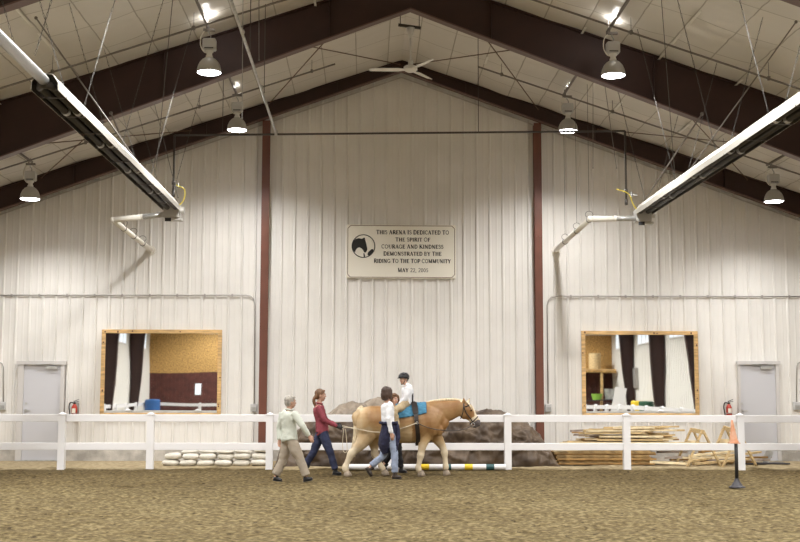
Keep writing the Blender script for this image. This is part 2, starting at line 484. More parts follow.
# translucent wall lights high on the side walls
wn = 1
for s in (-1, 1):
    for y0 in (-6.6, -1.4, 4.7, 10.8):
        bm = nb(); bx(bm, s * (HW - .06), s * (HW - .03), y0, y0 + 3.1, 3.95, 4.95)
        w = setp(obj('window_%d' % wn, bm, 'window_light'), kind='structure'); wn += 1
        bm = nb()
        for k in range(5): bx(bm, s * (HW - .085), s * (HW - .06), y0 + k * .765, y0 + k * .765 + .05, 3.95, 4.95)
        bx(bm, s * (HW - .085), s * (HW - .06), y0, y0 + 3.1, 3.90, 3.95); bx(bm, s * (HW - .085), s * (HW - .06), y0, y0 + 3.1, 4.95, 5.0)
        obj('window_frame', bm, 'white_vinyl', w)

# steel frames: tapered rafters and tapered side columns
def frame(Y, label, d_ridge, d_eave, w=.22, columns=True, dz=.03):
    t = thing('steel_frame', label, 'beam', (0, Y, 0))
    for s in (-1, 1):
        xe = HW - .06
        def lower(x):
            k = abs(x) / HW
            return roof(x) - dz - (d_ridge + (d_eave - d_ridge) * k)
        N_ = 8
        bm = nb(); top = [(s * xe * i / N_, roof(xe * i / N_) - dz) for i in range(N_ + 1)]
        bot = [(s * xe * i / N_, lower(xe * i / N_) ) for i in range(N_ + 1)]
        extrude_poly(bm, top + bot[::-1], Y - .008, Y + .008)
        # web stiffeners
        for i in (1, 3, 5, 7):
            x = s * xe * i / N_
            bx(bm, x - .006, x + .006, Y - w / 2 + .01, Y + w / 2 - .01, lower(x) + .01, roof(x) - dz - .01)
        rf = obj('rafter', bm, 'brown_steel', t)
        bm = nb()
        for i in range(N_):
            beam(bm, (bot[i][0], Y, bot[i][1]), (bot[i + 1][0], Y, bot[i + 1][1]), w, .025, up=V((0, 1, 0)) if False else V((0, 0, 1)))
        fl = obj('bottom_flange', bm, 'brown_flange', rf)
        bm = nb()
        for i in range(N_):
            beam(bm, (top[i][0], Y, top[i][1]), (top[i + 1][0], Y, top[i + 1][1]), w, .02)
        obj('top_flange', bm, 'brown_steel', rf)
        if columns:
            bm = nb(); zt = lower(xe) + .1
            # tapered: narrow at the foot, deep at the knee
            extrude_poly(bm, [(s * xe, 0), (s * (xe - .30), 0), (s * (xe - d_eave), zt), (s * xe, zt)], Y - .008, Y + .008)
            extrude_poly(bm, [(s * (xe - .28), 0), (s * (xe - .30), 0), (s * (xe - d_eave), zt), (s * (xe - d_eave + .02), zt)], Y - w / 2, Y + w / 2)
            bx(bm, s * xe, s * (xe - .02), Y - w / 2, Y + w / 2, 0, zt)
            obj('column', bm, 'brown_steel', t)
    return t
frame(21.9, 'deep brown steel frame crossing the hall in front of the gable wall', .66, 1.26, dz=.03)
frame(27.72, 'slim brown steel frame set against the ribbed gable wall', .24, .60, w=.18, columns=False)
frame(15.8, 'brown steel frame whose corner shows at the top left edge', .66, 1.02)
for y, l in ((9.7, 'brown steel frame over the arena, nearest in front of the photographer'), (3.6, 'brown steel frame almost overhead of the photographer'), (-2.5, 'brown steel frame behind the photographer, its columns in the mirrors')):
    frame(y, l, .5, .72)
# fly braces near the ridge of the far frame
# wall columns
for px, pb, lab in ((265.5, 263.8, 'red-brown steel wall column left of the dedication sign'), (537.3, 539.4, 'red-brown steel wall column right of the dedication sign')):
    X = at(px, 140, 27.87).x * .5 + at(pb, 400, 27.87).x * .5
    bm = nb()
    w = .088
    zt = roof(X) - .40
    bx(bm, X - w, X + w, 27.78, 27.80, 0, zt); bx(bm, X - w, X + w, 27.935, 27.955, 0, zt); bx(bm, X - .006, X + .006, 27.80, 27.935, 0, zt)
    bx(bm, X - .12, X + .12, 27.75, 27.96, -.01, .02)
    for z in (3.0, 5.2): box(bm, (X - .04, 27.775, z), (.02, .02, .02)); box(bm, (X + .04, 27.775, z), (.02, .02, .02))
    rebase(setp(obj('steel_column', bm, 'red_steel'), lab, 'column'), (X, 27.87, 0))
# gable trim angle just under the far rafter
bm = nb()
for s in (-1, 1): beam(bm, (0, 27.93, RZ - .36), (s * (HW - .5), 27.93, roof(HW - .5) - .66), .03, .022)
setp(obj('trim_2', bm, 'trim_metal'), kind='structure')

# ------------------------------------------------------------------ doors, mirrors, sign on the wall
def door(n, x0, x1, lx0, lx1, hand, closer):
    yw = YW - .037
    A = at(x0, 362, yw - .06); B = at(x1, 457, yw - .06)
    t = thing('door_%d' % n, None, None, ((A.x + B.x) / 2, yw - .03, 0), kind='structure')
    zt = A.z; xa, xb = A.x, B.x
    l0 = at(lx0, 400, yw - .06).x; l1 = at(lx1, 400, yw - .06).x
    bm = nb(); fz = zt - .06
    bx(bm, xa, l0, yw - .10, yw, 0, zt); bx(bm, l1, xb, yw - .10, yw, 0, zt); bx(bm, xa - .03, xb + .03, yw - .12, yw, fz, zt + .02)
    obj('door_frame', bm, 'door_frame', t)
    bm = nb(); bx(bm, l0 + .004, l1 - .004, yw - .06, yw, .02, fz - .004)
    lf = obj('door_leaf', bm, 'door_paint', t)
    hx = at(hand, 410, yw - .1).x; hz = at(hand, 410.5, yw - .1).z
    bm = nb(); cyl(bm, (hx, yw - .06, hz), (hx, yw - .075, hz), .035); cyl(bm, (hx, yw - .07, hz), (hx, yw - .12, hz), .012)
    tube(bm, [(hx, yw - .115, hz), (hx + .12, yw - .115, hz - .005)], .011)
    cyl(bm, (hx, yw - .06, hz + .16), (hx, yw - .07, hz + .16), .025)
    obj('door_handle', bm, 'steel', lf)
    c = at(closer, 367, yw - .1)
    bm = nb(); bx(bm, c.x - .13, c.x + .13, yw - .12, yw - .06, c.z - .05, c.z + .02)
    beam(bm, (c.x - .1, yw - .10, c.z + .03), (c.x - .35, yw - .14, c.z + .06), .025, .012); beam(bm, (c.x - .35, yw - .14, c.z + .06), (c.x + .05, yw - .11, c.z + .075), .025, .012)
    obj('door_closer', bm, 'galv', lf)
    bm = nb()
    for z in (.3, 1.1, 1.9): cyl(bm, (l1, yw - .065, z), (l1, yw - .065, z + .1), .012)
    obj('hinge', bm, 'steel', lf)
    bm = nb(); bx(bm, xa, xb, yw - .14, yw, -.01, .02); obj('threshold', bm, 'galv', t)
door(1, 18.6, 62.3, 23.2, 60.3, 25.5, 52)
door(2, 737.6, 781.2, 740.6, 776, 742.5, 766)

def mirror(x0, x1, y0, y1, lab, seed):
    yw = YW - .026
    A = at(x0, y0, yw - .05); B = at(x1, y1, yw - .05)
    t = thing('wall_mirror', lab, 'mirror', ((A.x + B.x) / 2, yw, B.z))
    w = .088
    bm = nb()
    bx(bm, A.x, B.x, yw - .07, yw, A.z - w, A.z); bx(bm, A.x, B.x, yw - .07, yw, B.z, B.z + w * .6)
    bx(bm, A.x, A.x + w, yw - .068, yw, B.z + w * .6, A.z - w); bx(bm, B.x - w, B.x, yw - .068, yw, B.z + w * .6, A.z - w)
    bmesh.ops.bevel(bm, geom=bm.edges[:], offset=.005, segments=1, affect='EDGES')
    fr = obj('wooden_frame', bm, 'pine', t)
    rr = random.Random(seed)
    for k in range(9):
        bm = nb()
        if k < 4: c = (rr.uniform(A.x, B.x), yw - .071, A.z - rr.uniform(.02, .06))
        else: c = (A.x + rr.uniform(.02, .06) if k % 2 else B.x - rr.uniform(.02, .06), yw - .069, rr.uniform(B.z + .2, A.z - .2))
        ell(bm, c, (.018, .003, rr.uniform(.012, .03)), seg=8); obj('wood_knot', bm, 'knot', fr)
    # silvered sheet, slightly bowed as cheap arena mirrors are
    bm = nb(); nx, nz = 40, 30
    X0, X1, Z0, Z1 = A.x + w * .9, B.x - w * .9, B.z + w * .5, A.z - w * .9
    g = [[bm.verts.new((X0 + (X1 - X0) * i / nx, yw - .04 + .0011 * noise.noise(V((i / nx * 2.1, j / nz * 1.7, seed))), Z0 + (Z1 - Z0) * j / nz)) for i in range(nx + 1)] for j in range(nz + 1)]
    for j in range(nz):
        for i in range(nx): bm.faces.new((g[j][i], g[j][i + 1], g[j + 1][i + 1], g[j + 1][i]))
    m = MATS.get('silver')
    if not m: mat('silver', (0.86, 0.88, 0.88), .015, 1.0)
    obj('mirror_glass', bm, 'silver', t, smooth=True)
mirror(102, 220.6, 329.4, 415.2, 'pine-framed arena mirror between the left door and left column', 1)
mirror(581.3, 699.5, 330.8, 415.6, 'pine-framed arena mirror between the right column and right door', 5)

# stroke font with serifs: letters on a 0..1 wide, 0..1 high cell.  K = thick, N = thin strokes, arcs as polylines
def arc(cx, cy, rx, ry, a0, a1, n=10):
    return [(cx + rx * math.cos(R(a0 + (a1 - a0) * i / n)), cy + ry * math.sin(R(a0 + (a1 - a0) * i / n))) for i in range(n + 1)]
K, T_ = .20, .10
def serif(x, y, w=.22): return ([(x - w / 2, y), (x + w / 2, y)], .05)
GL = {
 'T': (.8, [([(.4, 0), (.4, 1)], K), ([(.03, .97), (.77, .97)], T_), ([(.04, 1), (.04, .78)], .05), ([(.76, 1), (.76, .78)], .05), serif(.4, .02, .34)]),
 'H': (.95, [([(.2, 0), (.2, 1)], K), ([(.75, 0), (.75, 1)], K), ([(.2, .52), (.75, .52)], T_), serif(.2, .02, .32), serif(.2, .98, .32), serif(.75, .02, .32), serif(.75, .98, .32)]),
 'I': (.42, [([(.21, 0), (.21, 1)], K), serif(.21, .02, .34), serif(.21, .98, .34)]),
 'S': (.66, [(arc(.33, .74, .22, .23, 20, 180) + arc(.36, .30, .25, .27, 120, -160)[:] , .11)]),
 'A': (.92, [([(.14, 0), (.46, 1)], T_), ([(.44, 1), (.78, 0)], K), ([(.24, .33), (.66, .33)], .05), serif(.13, .02, .26), serif(.79, .02, .3)]),
 'R': (.86, [([(.2, 0), (.2, 1)], K), ([(.2, .97)] + arc(.42, .74, .27, .23, 90, -90) + [(.2, .51)], .15), ([(.42, .5), (.8, 0)], K), serif(.2, .02, .32), serif(.12, .98, .16)]),
 'E': (.74, [([(.2, 0), (.2, 1)], K), ([(.1, .97), (.66, .97)], T_), ([(.1, .03), (.68, .03)], T_), ([(.2, .52), (.52, .52)], T_), ([(.66, 1), (.66, .8)], .05), ([(.68, 0), (.68, .22)], .05), ([(.52, .64), (.52, .4)], .05)]),
 'N': (.95, [([(.2, 0), (.2, 1)], T_), ([(.16, 1), (.76, 0)], K), ([(.77, 0), (.77, 1)], T_), serif(.2, .02, .28), serif(.14, .98, .24), serif(.77, .98, .28)]),
 'D': (.9, [([(.2, 0), (.2, 1)], K), ([(.1, .97), (.40, .97)] + arc(.42, .5, .38, .47, 90, -90) + [(.1, .03)], .14)]),
 'C': (.82, [(arc(.45, .5, .36, .48, 45, 315), .11), ([(.72, .95), (.72, .68)], .05)]),
 'O': (.95, [(arc(.47, .5, .38, .48, 0, 360, 18), .11)]),
 'P': (.78, [([(.2, 0), (.2, 1)], K), ([(.1, .97), (.42, .97)] + arc(.44, .70, .28, .26, 90, -90) + [(.2, .44)], .15), serif(.2, .02, .34)]),
 'F': (.72, [([(.2, 0), (.2, 1)], K), ([(.1, .97), (.66, .97)], T_), ([(.2, .52), (.52, .52)], T_), ([(.66, 1), (.66, .8)], .05), ([(.52, .64), (.52, .4)], .05), serif(.2, .02, .34)]),
 'U': (.92, [([(.2, 1), (.2, .35)], K), (arc(.47, .35, .28, .34, 180, 360), .09), ([(.75, .35), (.75, 1)], T_), serif(.2, .98, .32), serif(.75, .98, .26)]),
 'G': (.92, [(arc(.45, .5, .36, .48, 45, 330), .11), ([(.76, .04), (.76, .45)], K * .8), ([(.6, .45), (.88, .45)], .05), ([(.74, .95), (.74, .7)], .05)]),
 'K': (.9, [([(.2, 0), (.2, 1)], K), ([(.74, 1), (.24, .42)], T_), ([(.36, .6), (.8, 0)], K), serif(.2, .02, .32), serif(.2, .98, .32), serif(.74, .98, .24), serif(.82, .02, .2)]),
 'M': (1.12, [([(.18, 0), (.18, 1)], T_), ([(.16, 1), (.56, .05)], K), ([(.56, .05), (.92, 1)], T_), ([(.92, 0), (.92, 1)], K), serif(.18, .02, .26), serif(.92, .02, .3), serif(.12, .98, .2), serif(.96, .98, .22)]),
 'B': (.8, [([(.2, 0), (.2, 1)], K), ([(.1, .97), (.40, .97)] + arc(.40, .75, .22, .22, 90, -90) + [(.2, .53)], .08), ([(.2, .53), (.44, .53)] + arc(.44, .28, .26, .25, 90, -90) + [(.1, .03)], .08)]),
 'Y': (.88, [([(.1, 1), (.44, .48)], K), ([(.78, 1), (.44, .48)], T_), ([(.44, .5), (.44, 0)], K), serif(.12, .98, .26), serif(.76, .98, .24), serif(.44, .02, .32)]),
 '2': (.66, [(arc(.33, .72, .24, .25, 160, -30) + [(.1, .04)], .09), ([(.08, .04), (.6, .04)], .1)]),
 '0': (.68, [(arc(.34, .5, .25, .47, 0, 360, 16), .10)]),
 '5': (.66, [([(.56, .96), (.18, .96), (.14, .54)], .07), (arc(.3, .32, .26, .28, 110, -140), .10)]),
 ',': (.34, [([(.17, .08), (.12, -.16)], .12)]),
}
def text_mesh(txt, x0, x1, zb, h, y0, y1):
    wid = 0; lay = []; first = True
    for ch in txt:
        if ch == ' ': wid += .42; first = True; continue
        s = 1.07 if first else 1.0
        lay.append((ch, wid, s)); wid += GL[ch][0] * s + .06; first = ch in '' 
    k = (x1 - x0) / wid
    bm = nb()
    for ch, u, s in lay:
        for pts, w in GL[ch][1]:
            for a, b in zip(pts, pts[1:]):
                p = V((x0 + (u + a[0] * s) * k, 0, zb + a[1] * h * s)); q = V((x0 + (u + b[0] * s) * k, 0, zb + b[1] * h * s))
                d = q - p
                if d.length < 1e-5: continue
                n = V((-d.z, 0, d.x)).normalized() * (w * h * .62); e = d.normalized() * (w * h * .12)
                c = [p - e - n, q + e - n, q + e + n, p - e + n]
                lo = [bm.verts.new((v.x, y0, v.z)) for v in c]; hi = [bm.verts.new((v.x, y1, v.z)) for v in c]
                bm.faces.new(hi)
                for i in range(4): bm.faces.new((lo[i], lo[(i + 1) % 4], hi[(i + 1) % 4], hi[i]))
    return bm

def sign():
    yb = YW - .026; y1 = yb - .045
    A = at(346.7, 224.4, y1); B = at(455.8, 278.8, y1)
    t = thing('dedication_sign', 'cream dedication sign with a horse head emblem on the gable wall', 'sign', ((A.x + B.x) / 2, yb, B.z))
    bm = nb(); bx(bm, A.x, B.x, y1, yb, B.z, A.z); bmesh.ops.bevel(bm, geom=bm.edges[:], offset=.01, segments=2, affect='EDGES')
    obj('sign_board', bm, 'sign_cream', t)
    s = (B.x - A.x) / 700.0
    X = lambda u: A.x + (u - 42) * s
    Z = lambda v: A.z - (v - 60) * (A.z - B.z) / 348.0
    # inset border line with clipped corners
    u0, u1, v0, v1, c = 50, 735, 67, 400, 18
    ring = [(u0 + c, v0), (u1 - c, v0), (u1, v0 + c), (u1, v1 - c), (u1 - c, v1), (u0 + c, v1), (u0, v1 - c), (u0, v0 + c)]
    bm = nb()
    for i in range(8):
        a, b = ring[i], ring[(i + 1) % 8]
        beam(bm, (X(a[0]), y1 - .001, Z(a[1])), (X(b[0]), y1 - .001, Z(b[1])), .004 + 0 * i, .014, up=V((1, 0, 0)) if abs(a[0] - b[0]) < 1 else V((0, 1, 0)).cross(V((X(b[0]) - X(a[0]), 0, Z(b[1]) - Z(a[1])))))
    obj('border_line', bm, 'sign_line', t)
    for txt, a, b, v0_, v1_ in (('THIS ARENA IS DEDICATED TO', 232, 700, 97, 122), ('THE SPIRIT OF', 355, 580, 145, 168), ('COURAGE AND KINDNESS', 265, 664, 190, 214),
                             ('DEMONSTRATED BY THE', 278, 652, 236, 260), ('RIDING TO THE TOP COMMUNITY', 217, 712, 283, 307), ('MAY 22, 2005', 370, 567, 342, 366)):
        h = Z(v0_) - Z(v1_)
        obj('lettering', text_mesh(txt, X(a), X(b), Z(v1_), h, y1 + .001, y1 - .004), 'ink', t)
    bm = nb(); cx, cz, r = X(150), Z(200), 73 * s
    pts = [(cx + r * math.cos(a), y1 - .002, cz + r * math.sin(a)) for a in [2 * math.pi * i / 40 for i in range(41)]]
    tube(bm, pts, .0105, 6)
    head = [(80, 190), (86, 168), (98, 155), (118, 149), (140, 153), (152, 146), (158, 145), (161, 158), (166, 176), (173, 205), (175, 222), (170, 235), (160, 243), (154, 238), (148, 226), (138, 215), (124, 208), (112, 212), (102, 224), (96, 240), (86, 230), (80, 214)]
    extrude_poly(bm, [(X(u), Z(v)) for u, v in head], y1 - .004, y1 + .001)
    child = [(176, 252), (180, 240), (190, 230), (203, 219), (213, 220), (215, 232), (206, 247), (192, 258), (180, 262)]
    extrude_poly(bm, [(X(u), Z(v)) for u, v in child], y1 - .004, y1 + .001)
    extrude_poly(bm, [(X(u), Z(v)) for u, v in [(150, 246), (156, 246), (160, 262), (160, 270), (152, 270)]], y1 - .004, y1 + .001)
    obj('emblem', bm, 'ink', t)
sign()

# fire extinguishers
def extinguisher(px, py, lab):
    y = YW - .13
    c = at(px, py, y)
    t = thing('fire_extinguisher', lab, 'fire extinguisher', (c.x, y, c.z - .18)); c.z += .04
    z = c.z - .22
    bm = nb(); loft(bm, [(c.x, y, z + .01), (c.x, y, z + .02), (c.x, y, z + .26), (c.x, y, z + .31), (c.x, y, z + .34)], [.06, .068, .068, .045, .022], n=16, sub=1, cap=0)
    obj('cylinder', bm, 'red_paint', t, smooth=True)
    bm = nb(); cyl(bm, (c.x, y, z + .34), (c.x, y, z + .375), .026); beam(bm, (c.x - .02, y, z + .385), (c.x + .10, y, z + .40), .022, .012); beam(bm, (c.x - .02, y, z + .40), (c.x + .10, y, z + .445), .022, .012)
    tube(bm, [(c.x - .02, y, z + .36), (c.x - .09, y - .01, z + .37), (c.x - .12, y - .01, z + .28), (c.x - .10, y - .01, z + .12), (c.x - .085, y - .01, z + .04)], .014, 8, 4)
    obj('valve_and_hose', bm, 'black_rubber', t, smooth=True)
    bm = nb(); tube(bm, [(c.x + .067 * math.cos(a), y + .067 * math.sin(a), z + .13) for a in [i * math.pi / 8 for i in range(17)]], .008, 6)
    obj('strap', bm, 'steel', t)
    bm = nb(); bx(bm, c.x - .05, c.x + .05, y + .069, YW - .02, z + .05, z + .38); obj('wall_bracket', bm, 'ballast', t)
    bm = nb(); bx(bm, c.x - .04, c.x + .04, y - .071, y - .066, z + .14, z + .24); obj('label_plate', bm, 'sign_cream', t)
extinguisher(74.3, 411, 'red fire extinguisher on the wall beside the left door')
extinguisher(729, 411, 'red fire extinguisher on the wall beside the right door')

# electrical conduit runs with outlet boxes
def conduit(pts, lab, boxes, r=.013):
    y = YW - .045
    P = [at(a, b, y) for a, b in pts]
    t = thing('wall_conduit', lab, 'conduit', P[-1])
    bm = nb(); tube(bm, P, r, 8); obj('pipe', bm, 'conduit', t, smooth=True)
    for bxp in boxes:
        c = at(*bxp, y)
        bm = nb(); bx(bm, c.x - .075, c.x + .075, y - .05, YW - .02, c.z - .09, c.z + .09); bmesh.ops.bevel(bm, geom=bm.edges[:], offset=.008, segments=1, affect='EDGES')
        o = obj('outlet_box', bm, 'ballast', t)
        bm = nb(); bx(bm, c.x - .06, c.x + .06, y - .058, y - .05, c.z - .07, c.z + .02); obj('cover', bm, 'galv', o)
    bm = nb()
    a, b = P[0], P[1]
    n = int(abs(b.x - a.x) / .61)
    for i in range(n):
        c = a.lerp(b, (i + .5) / n); bx(bm, c.x - .02, c.x + .02, y - .02, YW - .02, c.z - .03, c.z + .03)
    if n: obj('clamp', bm, 'conduit', t)
conduit([(-30, 295.2), (246, 295.2), (250.5, 296), (253.5, 299), (254.8, 304), (254, 404)], 'grey conduit running left of the left column down to an outlet box', [(253.8, 408)])
conduit([(830, 296.6), (557, 296.2), (551.5, 297), (548.6, 300), (547.2, 305), (548.2, 404)], 'grey conduit running right of the right column down to an outlet box', [(548.2, 408)])
conduit([(-25, 362), (-2, 362), (2, 363.5), (3.5, 367), (3.5, 403)], 'short grey conduit and outlet box at the left edge, beside the left door', [(2.5, 406)])
conduit([(825, 362), (801, 362), (798, 363.5), (796.5, 367), (796.5, 403)], 'short grey conduit and outlet box at the right edge, beside the right door', [(796.5, 406)])

# ------------------------------------------------------------------ fence
YF = 24.6
xl = at(62, 440, YF).x
step = (at(626.5, 440, YF).x - at(150.5, 440, YF).x) / 4
def fence_post(bm, x, y, h=1.13, w=.14):
    bx(bm, x - w / 2, x + w / 2, y - w / 2, y + w / 2, -.03, h - .04)
    bx(bm, x - w / 2 - .012, x + w / 2 + .012, y - w / 2 - .012, y + w / 2 + .012, h - .045, h - .02)
    vs = [bm.verts.new((x + sx * w / 2, y + sy * w / 2, h - .02)) for sx, sy in ((-1, -1), (1, -1), (1, 1), (-1, 1))]; a = bm.verts.new((x, y, h + .02))
    for i in range(4): bm.faces.new((vs[i], vs[(i + 1) % 4], a))
zt0, zt1 = at(400, 422, YF).z, at(400, 414.7, YF).z
zl0, zl1 = at(400, 450.2, YF).z, at(400, 443, YF).z
posts_px = [62, 150.5, 269.5, 388.5, 507.7, 626.5, 740.3]
posts = [at(p, 440, YF).x for p in posts_px]
posts = [posts[0] - 2 * step, posts[0] - step] + posts + [posts[-1] + step]
ft = thing('rail_fence', 'white two-rail vinyl fence crossing the arena in front of the wall', 'fence', (0, YF, 0))
for p in posts:
    bm = nb(); fence_post(bm, p, YF); obj('post', bm, 'white_vinyl', ft)
for a, b in zip(posts, posts[1:]):
    for z0, z1 in ((zt0, zt1), (zl0, zl1)):
        bm = nb(); bx(bm, a + .068, b - .068, YF - .025, YF + .025, z0, z1)
        bmesh.ops.bevel(bm, geom=bm.edges[:], offset=.006, segments=1, affect='EDGES')
        obj('rail', bm, 'white_vinyl', ft)
def side_fence(x, lab):
    t = thing('rail_fence', lab, 'fence', (x, 10, 0))
    ys = [YF - .2 - i * 2.44 for i in range(13)]
    for y in ys:
        bm = nb(); fence_post(bm, x, y); obj('post', bm, 'white_vinyl', t)
    for z0, z1 in ((zt0, zt1), (zl0, zl1)):
        bm = nb(); bx(bm, x - .025, x + .025, ys[-1], ys[0], z0, z1); obj('rail', bm, 'white_vinyl', t)
side_fence(posts[0] - .1, 'white fence down the left side of the arena, seen in the left mirror')
side_fence(posts[-1] + .1, 'white fence down the right side of the arena, seen in the right mirror')
rx = [posts[0] - .1 + i * (posts[-1] - posts[0] + .2) / 8 for i in range(9)]
t = thing('rail_fence', 'white fence across the rear of the arena, seen only in the mirrors', 'fence', (0, -5.4, 0))
for x in rx[1:-1]:
    bm = nb(); fence_post(bm, x, -5.4); obj('post', bm, 'white_vinyl', t)
for z0, z1 in ((zt0, zt1), (zl0, zl1)):
    bm = nb(); bx(bm, rx[0] + .1, rx[-1] - .1, -5.425, -5.375, z0, z1); obj('rail', bm, 'white_vinyl', t)

# ------------------------------------------------------------------ high bay lamps
def make_lamp():
    t = thing('high_bay_lamp', 'x', 'lamp', (0, 0, 0))
    # origin at the mouth of the reflector, z up
    bm = nb(); prof = [(.212, 0), (.215, .012), (.211, .05), (.196, .115), (.165, .18), (.12, .232), (.078, .26), (.06, .27)]
    n = 28
    def rev(bm, prof):
        rings = [[bm.verts.new((r * math.cos(2 * math.pi * k / n), r * math.sin(2 * math.pi * k / n), z)) for k in range(n)] for r, z in prof]
        for a, b in zip(rings, rings[1:]):
            for k in range(n): bm.faces.new((a[k], a[(k + 1) % n], b[(k + 1) % n], b[k]))
    rev(bm, prof + [(r - .006, z - .004) for r, z in prof[::-1]] + [prof[0]])
    obj('reflector', bm, 'lamp_shade', t, smooth=True)
    bm = nb(); loft(bm, [(0, 0, -.012), (0, 0, .0), (0, 0, .012)], [.185, .205, .207], n=28, sub=1, cap=0); obj('lens', bm, 'lamp_glass', t, smooth=True)
    bm = nb(); cyl(bm, (0, 0, .262), (0, 0, .30), .062); cyl(bm, (0, 0, .30), (0, 0, .36), .05); cyl(bm, (0, 0, .36), (0, 0, .39), .07); obj('socket', bm, 'fan_white', t, smooth=False)
    bm = nb(); bx(bm, -.115, .115, -.09, .09, .395, .60); bmesh.ops.bevel(bm, geom=bm.edges[:], offset=.015, segments=2, affect='EDGES'); bl = obj('ballast_box', bm, 'ballast', t)
    bm = nb(); bx(bm, -.08, .08, -.093, -.09, .41, .43); obj('ballast_strip', bm, 'black_rubber', bl)
    bm = nb(); tube(bm, [(0, 0, .60), (.02, 0, .64), (0, 0, .69), (-.02, 0, .72), (0, 0, .76)], .011, 8, 3); obj('hook', bm, 'galv', t)
    bm = nb(); tube(bm, [(-.08, 0, .76), (-.15, .02, .66), (-.16, .02, .5), (-.1, .02, .38), (-.03, 0, .35)], .010, 6, 4); obj('power_cord', bm, 'exhaust_white', t)
    bm = nb(); bx(bm, -.11, .09, -.03, .03, .745, .785); cyl(bm, (-.05, 0, .785), (-.05, 0, .84), .015); obj('mounting_plate', bm, 'grey_rod', t)
    return t
lamp0 = make_lamp()
def spot(loc, e, sp_=152):
    l = bpy.data.lights.new('lamp_light', 'SPOT'); l.energy = e; l.spot_size = R(sp_); l.spot_blend = .75 if sp_ < 150 else .45; l.shadow_soft_size = .16; l.color = (1, .982, .95)
    o = bpy.data.objects.new('lamp_light', l); COL.objects.link(o); o.location = V(loc) + V((0, 0, -.06))
    u = bpy.data.lights.new('lamp_uplight', 'POINT'); u.energy = LE * .008; u.shadow_soft_size = .05; u.color = (1, .97, .92)
    o = bpy.data.objects.new('lamp_uplight', u); COL.objects.link(o); o.location = V(loc) + V((0.0, -.04, .98))
LE = 800
vis = [(209, 72.5, 20.75, 'glowing high-bay lamp left of the ridge, in front of the deep frame'),
       (237, 130, 25.6, 'glowing high-bay lamp left of the ridge, near the gable wall'),
       (30, 199, 26.0, 'glowing high-bay lamp at the far left, below the left roof slope'),
       (613.3, 75.5, 20.75, 'glowing high-bay lamp right of the ridge, in front of the deep frame'),
       (568, 131, 25.6, 'glowing high-bay lamp right of the ridge, near the gable wall'),
       (774, 201.5, 26.0, 'glowing high-bay lamp at the far right, below the right roof slope')]
used = False
lamps = []
for px, py, Y, lab in vis: lamps.append((at(px, py, Y), lab, None))
for Y in (20.75, 15.5, 10.3, 5.1, -.1, -5.3):
    for X in (-8.3, -3.5, 3.5, 8.3):
        if Y > 20 and abs(X) < 5: continue
        lamps.append((V((X, Y, 7.0 if abs(X) < 5 else 5.9)), 'high-bay lamp out of the picture, over the near part of the arena', 'high-bay lamps out of the picture'))
for p, lab, g in lamps:
    if not used: o = lamp0; used = True; o.location = p; o['label'] = lab
    else: o = copytree(lamp0, p, lab)
    if g: o['group'] = g
    else: o['group'] = 'high-bay lamps'
    spot(p, LE * ((.66 if abs(p.x) < 5 else .40) if p.y > 24 else .9), 147 if p.y > 24 else 154)

# conduits that carry the lamps, along the slope and down to each lamp
def slope_line(name, Y, x0, x1, off, r, m, lab, cat='pipe', hang=()):
    s = 1 if x1 + x0 > 0 else -1
    t = thing(name, lab, cat, (s * x0 if False else x0, Y, roof(x0) - off))
    bm = nb(); tube(bm, [(x0, Y, roof(x0) - off), (x1, Y, roof(x1) - off)], r, 8); obj('pipe', bm, m, t)
    k = abs(x0); step_ = 1.5
    xx = abs(x0) + .5
    while xx < abs(x1) - .2:
        X = s * xx
        bm = nb(); cyl(bm, (X, Y, roof(X) - off), (X, Y, roof(X) - .01), .006, n=6); cyl(bm, (X, Y, roof(X) - off - .03), (X, Y, roof(X) - off + .04), .03, n=8)
        obj('hanger', bm, m, t); xx += 2.4
    return t
slope_line('roof_pipe', 20.35, -.9, -11.6, .30, .018, 'grey_rod', 'thin grey pipe along the left roof slope, in front of the deep frame')
slope_line('roof_pipe', 20.35, .9, 11.6, .30, .018, 'grey_rod', 'thin grey pipe along the right roof slope, in front of the deep frame')
slope_line('roof_pipe', 25.4, -1.5, -11.6, .26, .018, 'grey_rod', 'thin grey pipe along the left roof slope, near the gable wall')
slope_line('roof_pipe', 25.4, 1.6, 11.6, .26, .018, 'grey_rod', 'thin grey pipe along the right roof slope, near the gable wall')
slope_line('roof_pipe', 15.3, -.9, -11.6, .42, .02, 'grey_rod', 'grey pipe along the roof at the top left corner')
slope_line('roof_pipe', 15.3, .9, 11.6, .42, .02, 'grey_rod', 'grey pipe along the roof at the top right corner')
for k, (p, lab, g) in enumerate(lamps[:6]):
    side = 'left' if p.x < 0 else 'right'
    d = {0: 'above the near left lamp', 1: 'above the left lamp by the gable', 2: 'above the far left lamp', 3: 'above the near right lamp', 4: 'above the right lamp by the gable', 5: 'above the far right lamp'}[k]
    zc = roof(p.x) - .07
    t = thing('lamp_strut', 'dark steel strut and drop rod ' + d, 'strut', (p.x, p.y, p.z + .78))
    bm = nb(); dx = -.05
    beam(bm, (p.x + dx, p.y - 1.6, p.z + .86), (p.x + dx, p.y + .25, p.z + .86), .04, .04); obj('channel', bm, 'grey_rod', t)
    bm = nb()
    for yy in (p.y - 1.5, p.y + .1): cyl(bm, (p.x + dx, yy, p.z + .86), (p.x + dx, yy, roof(p.x) - .01), .008, n=6)
    obj('drop_rod', bm, 'grey_rod', t)

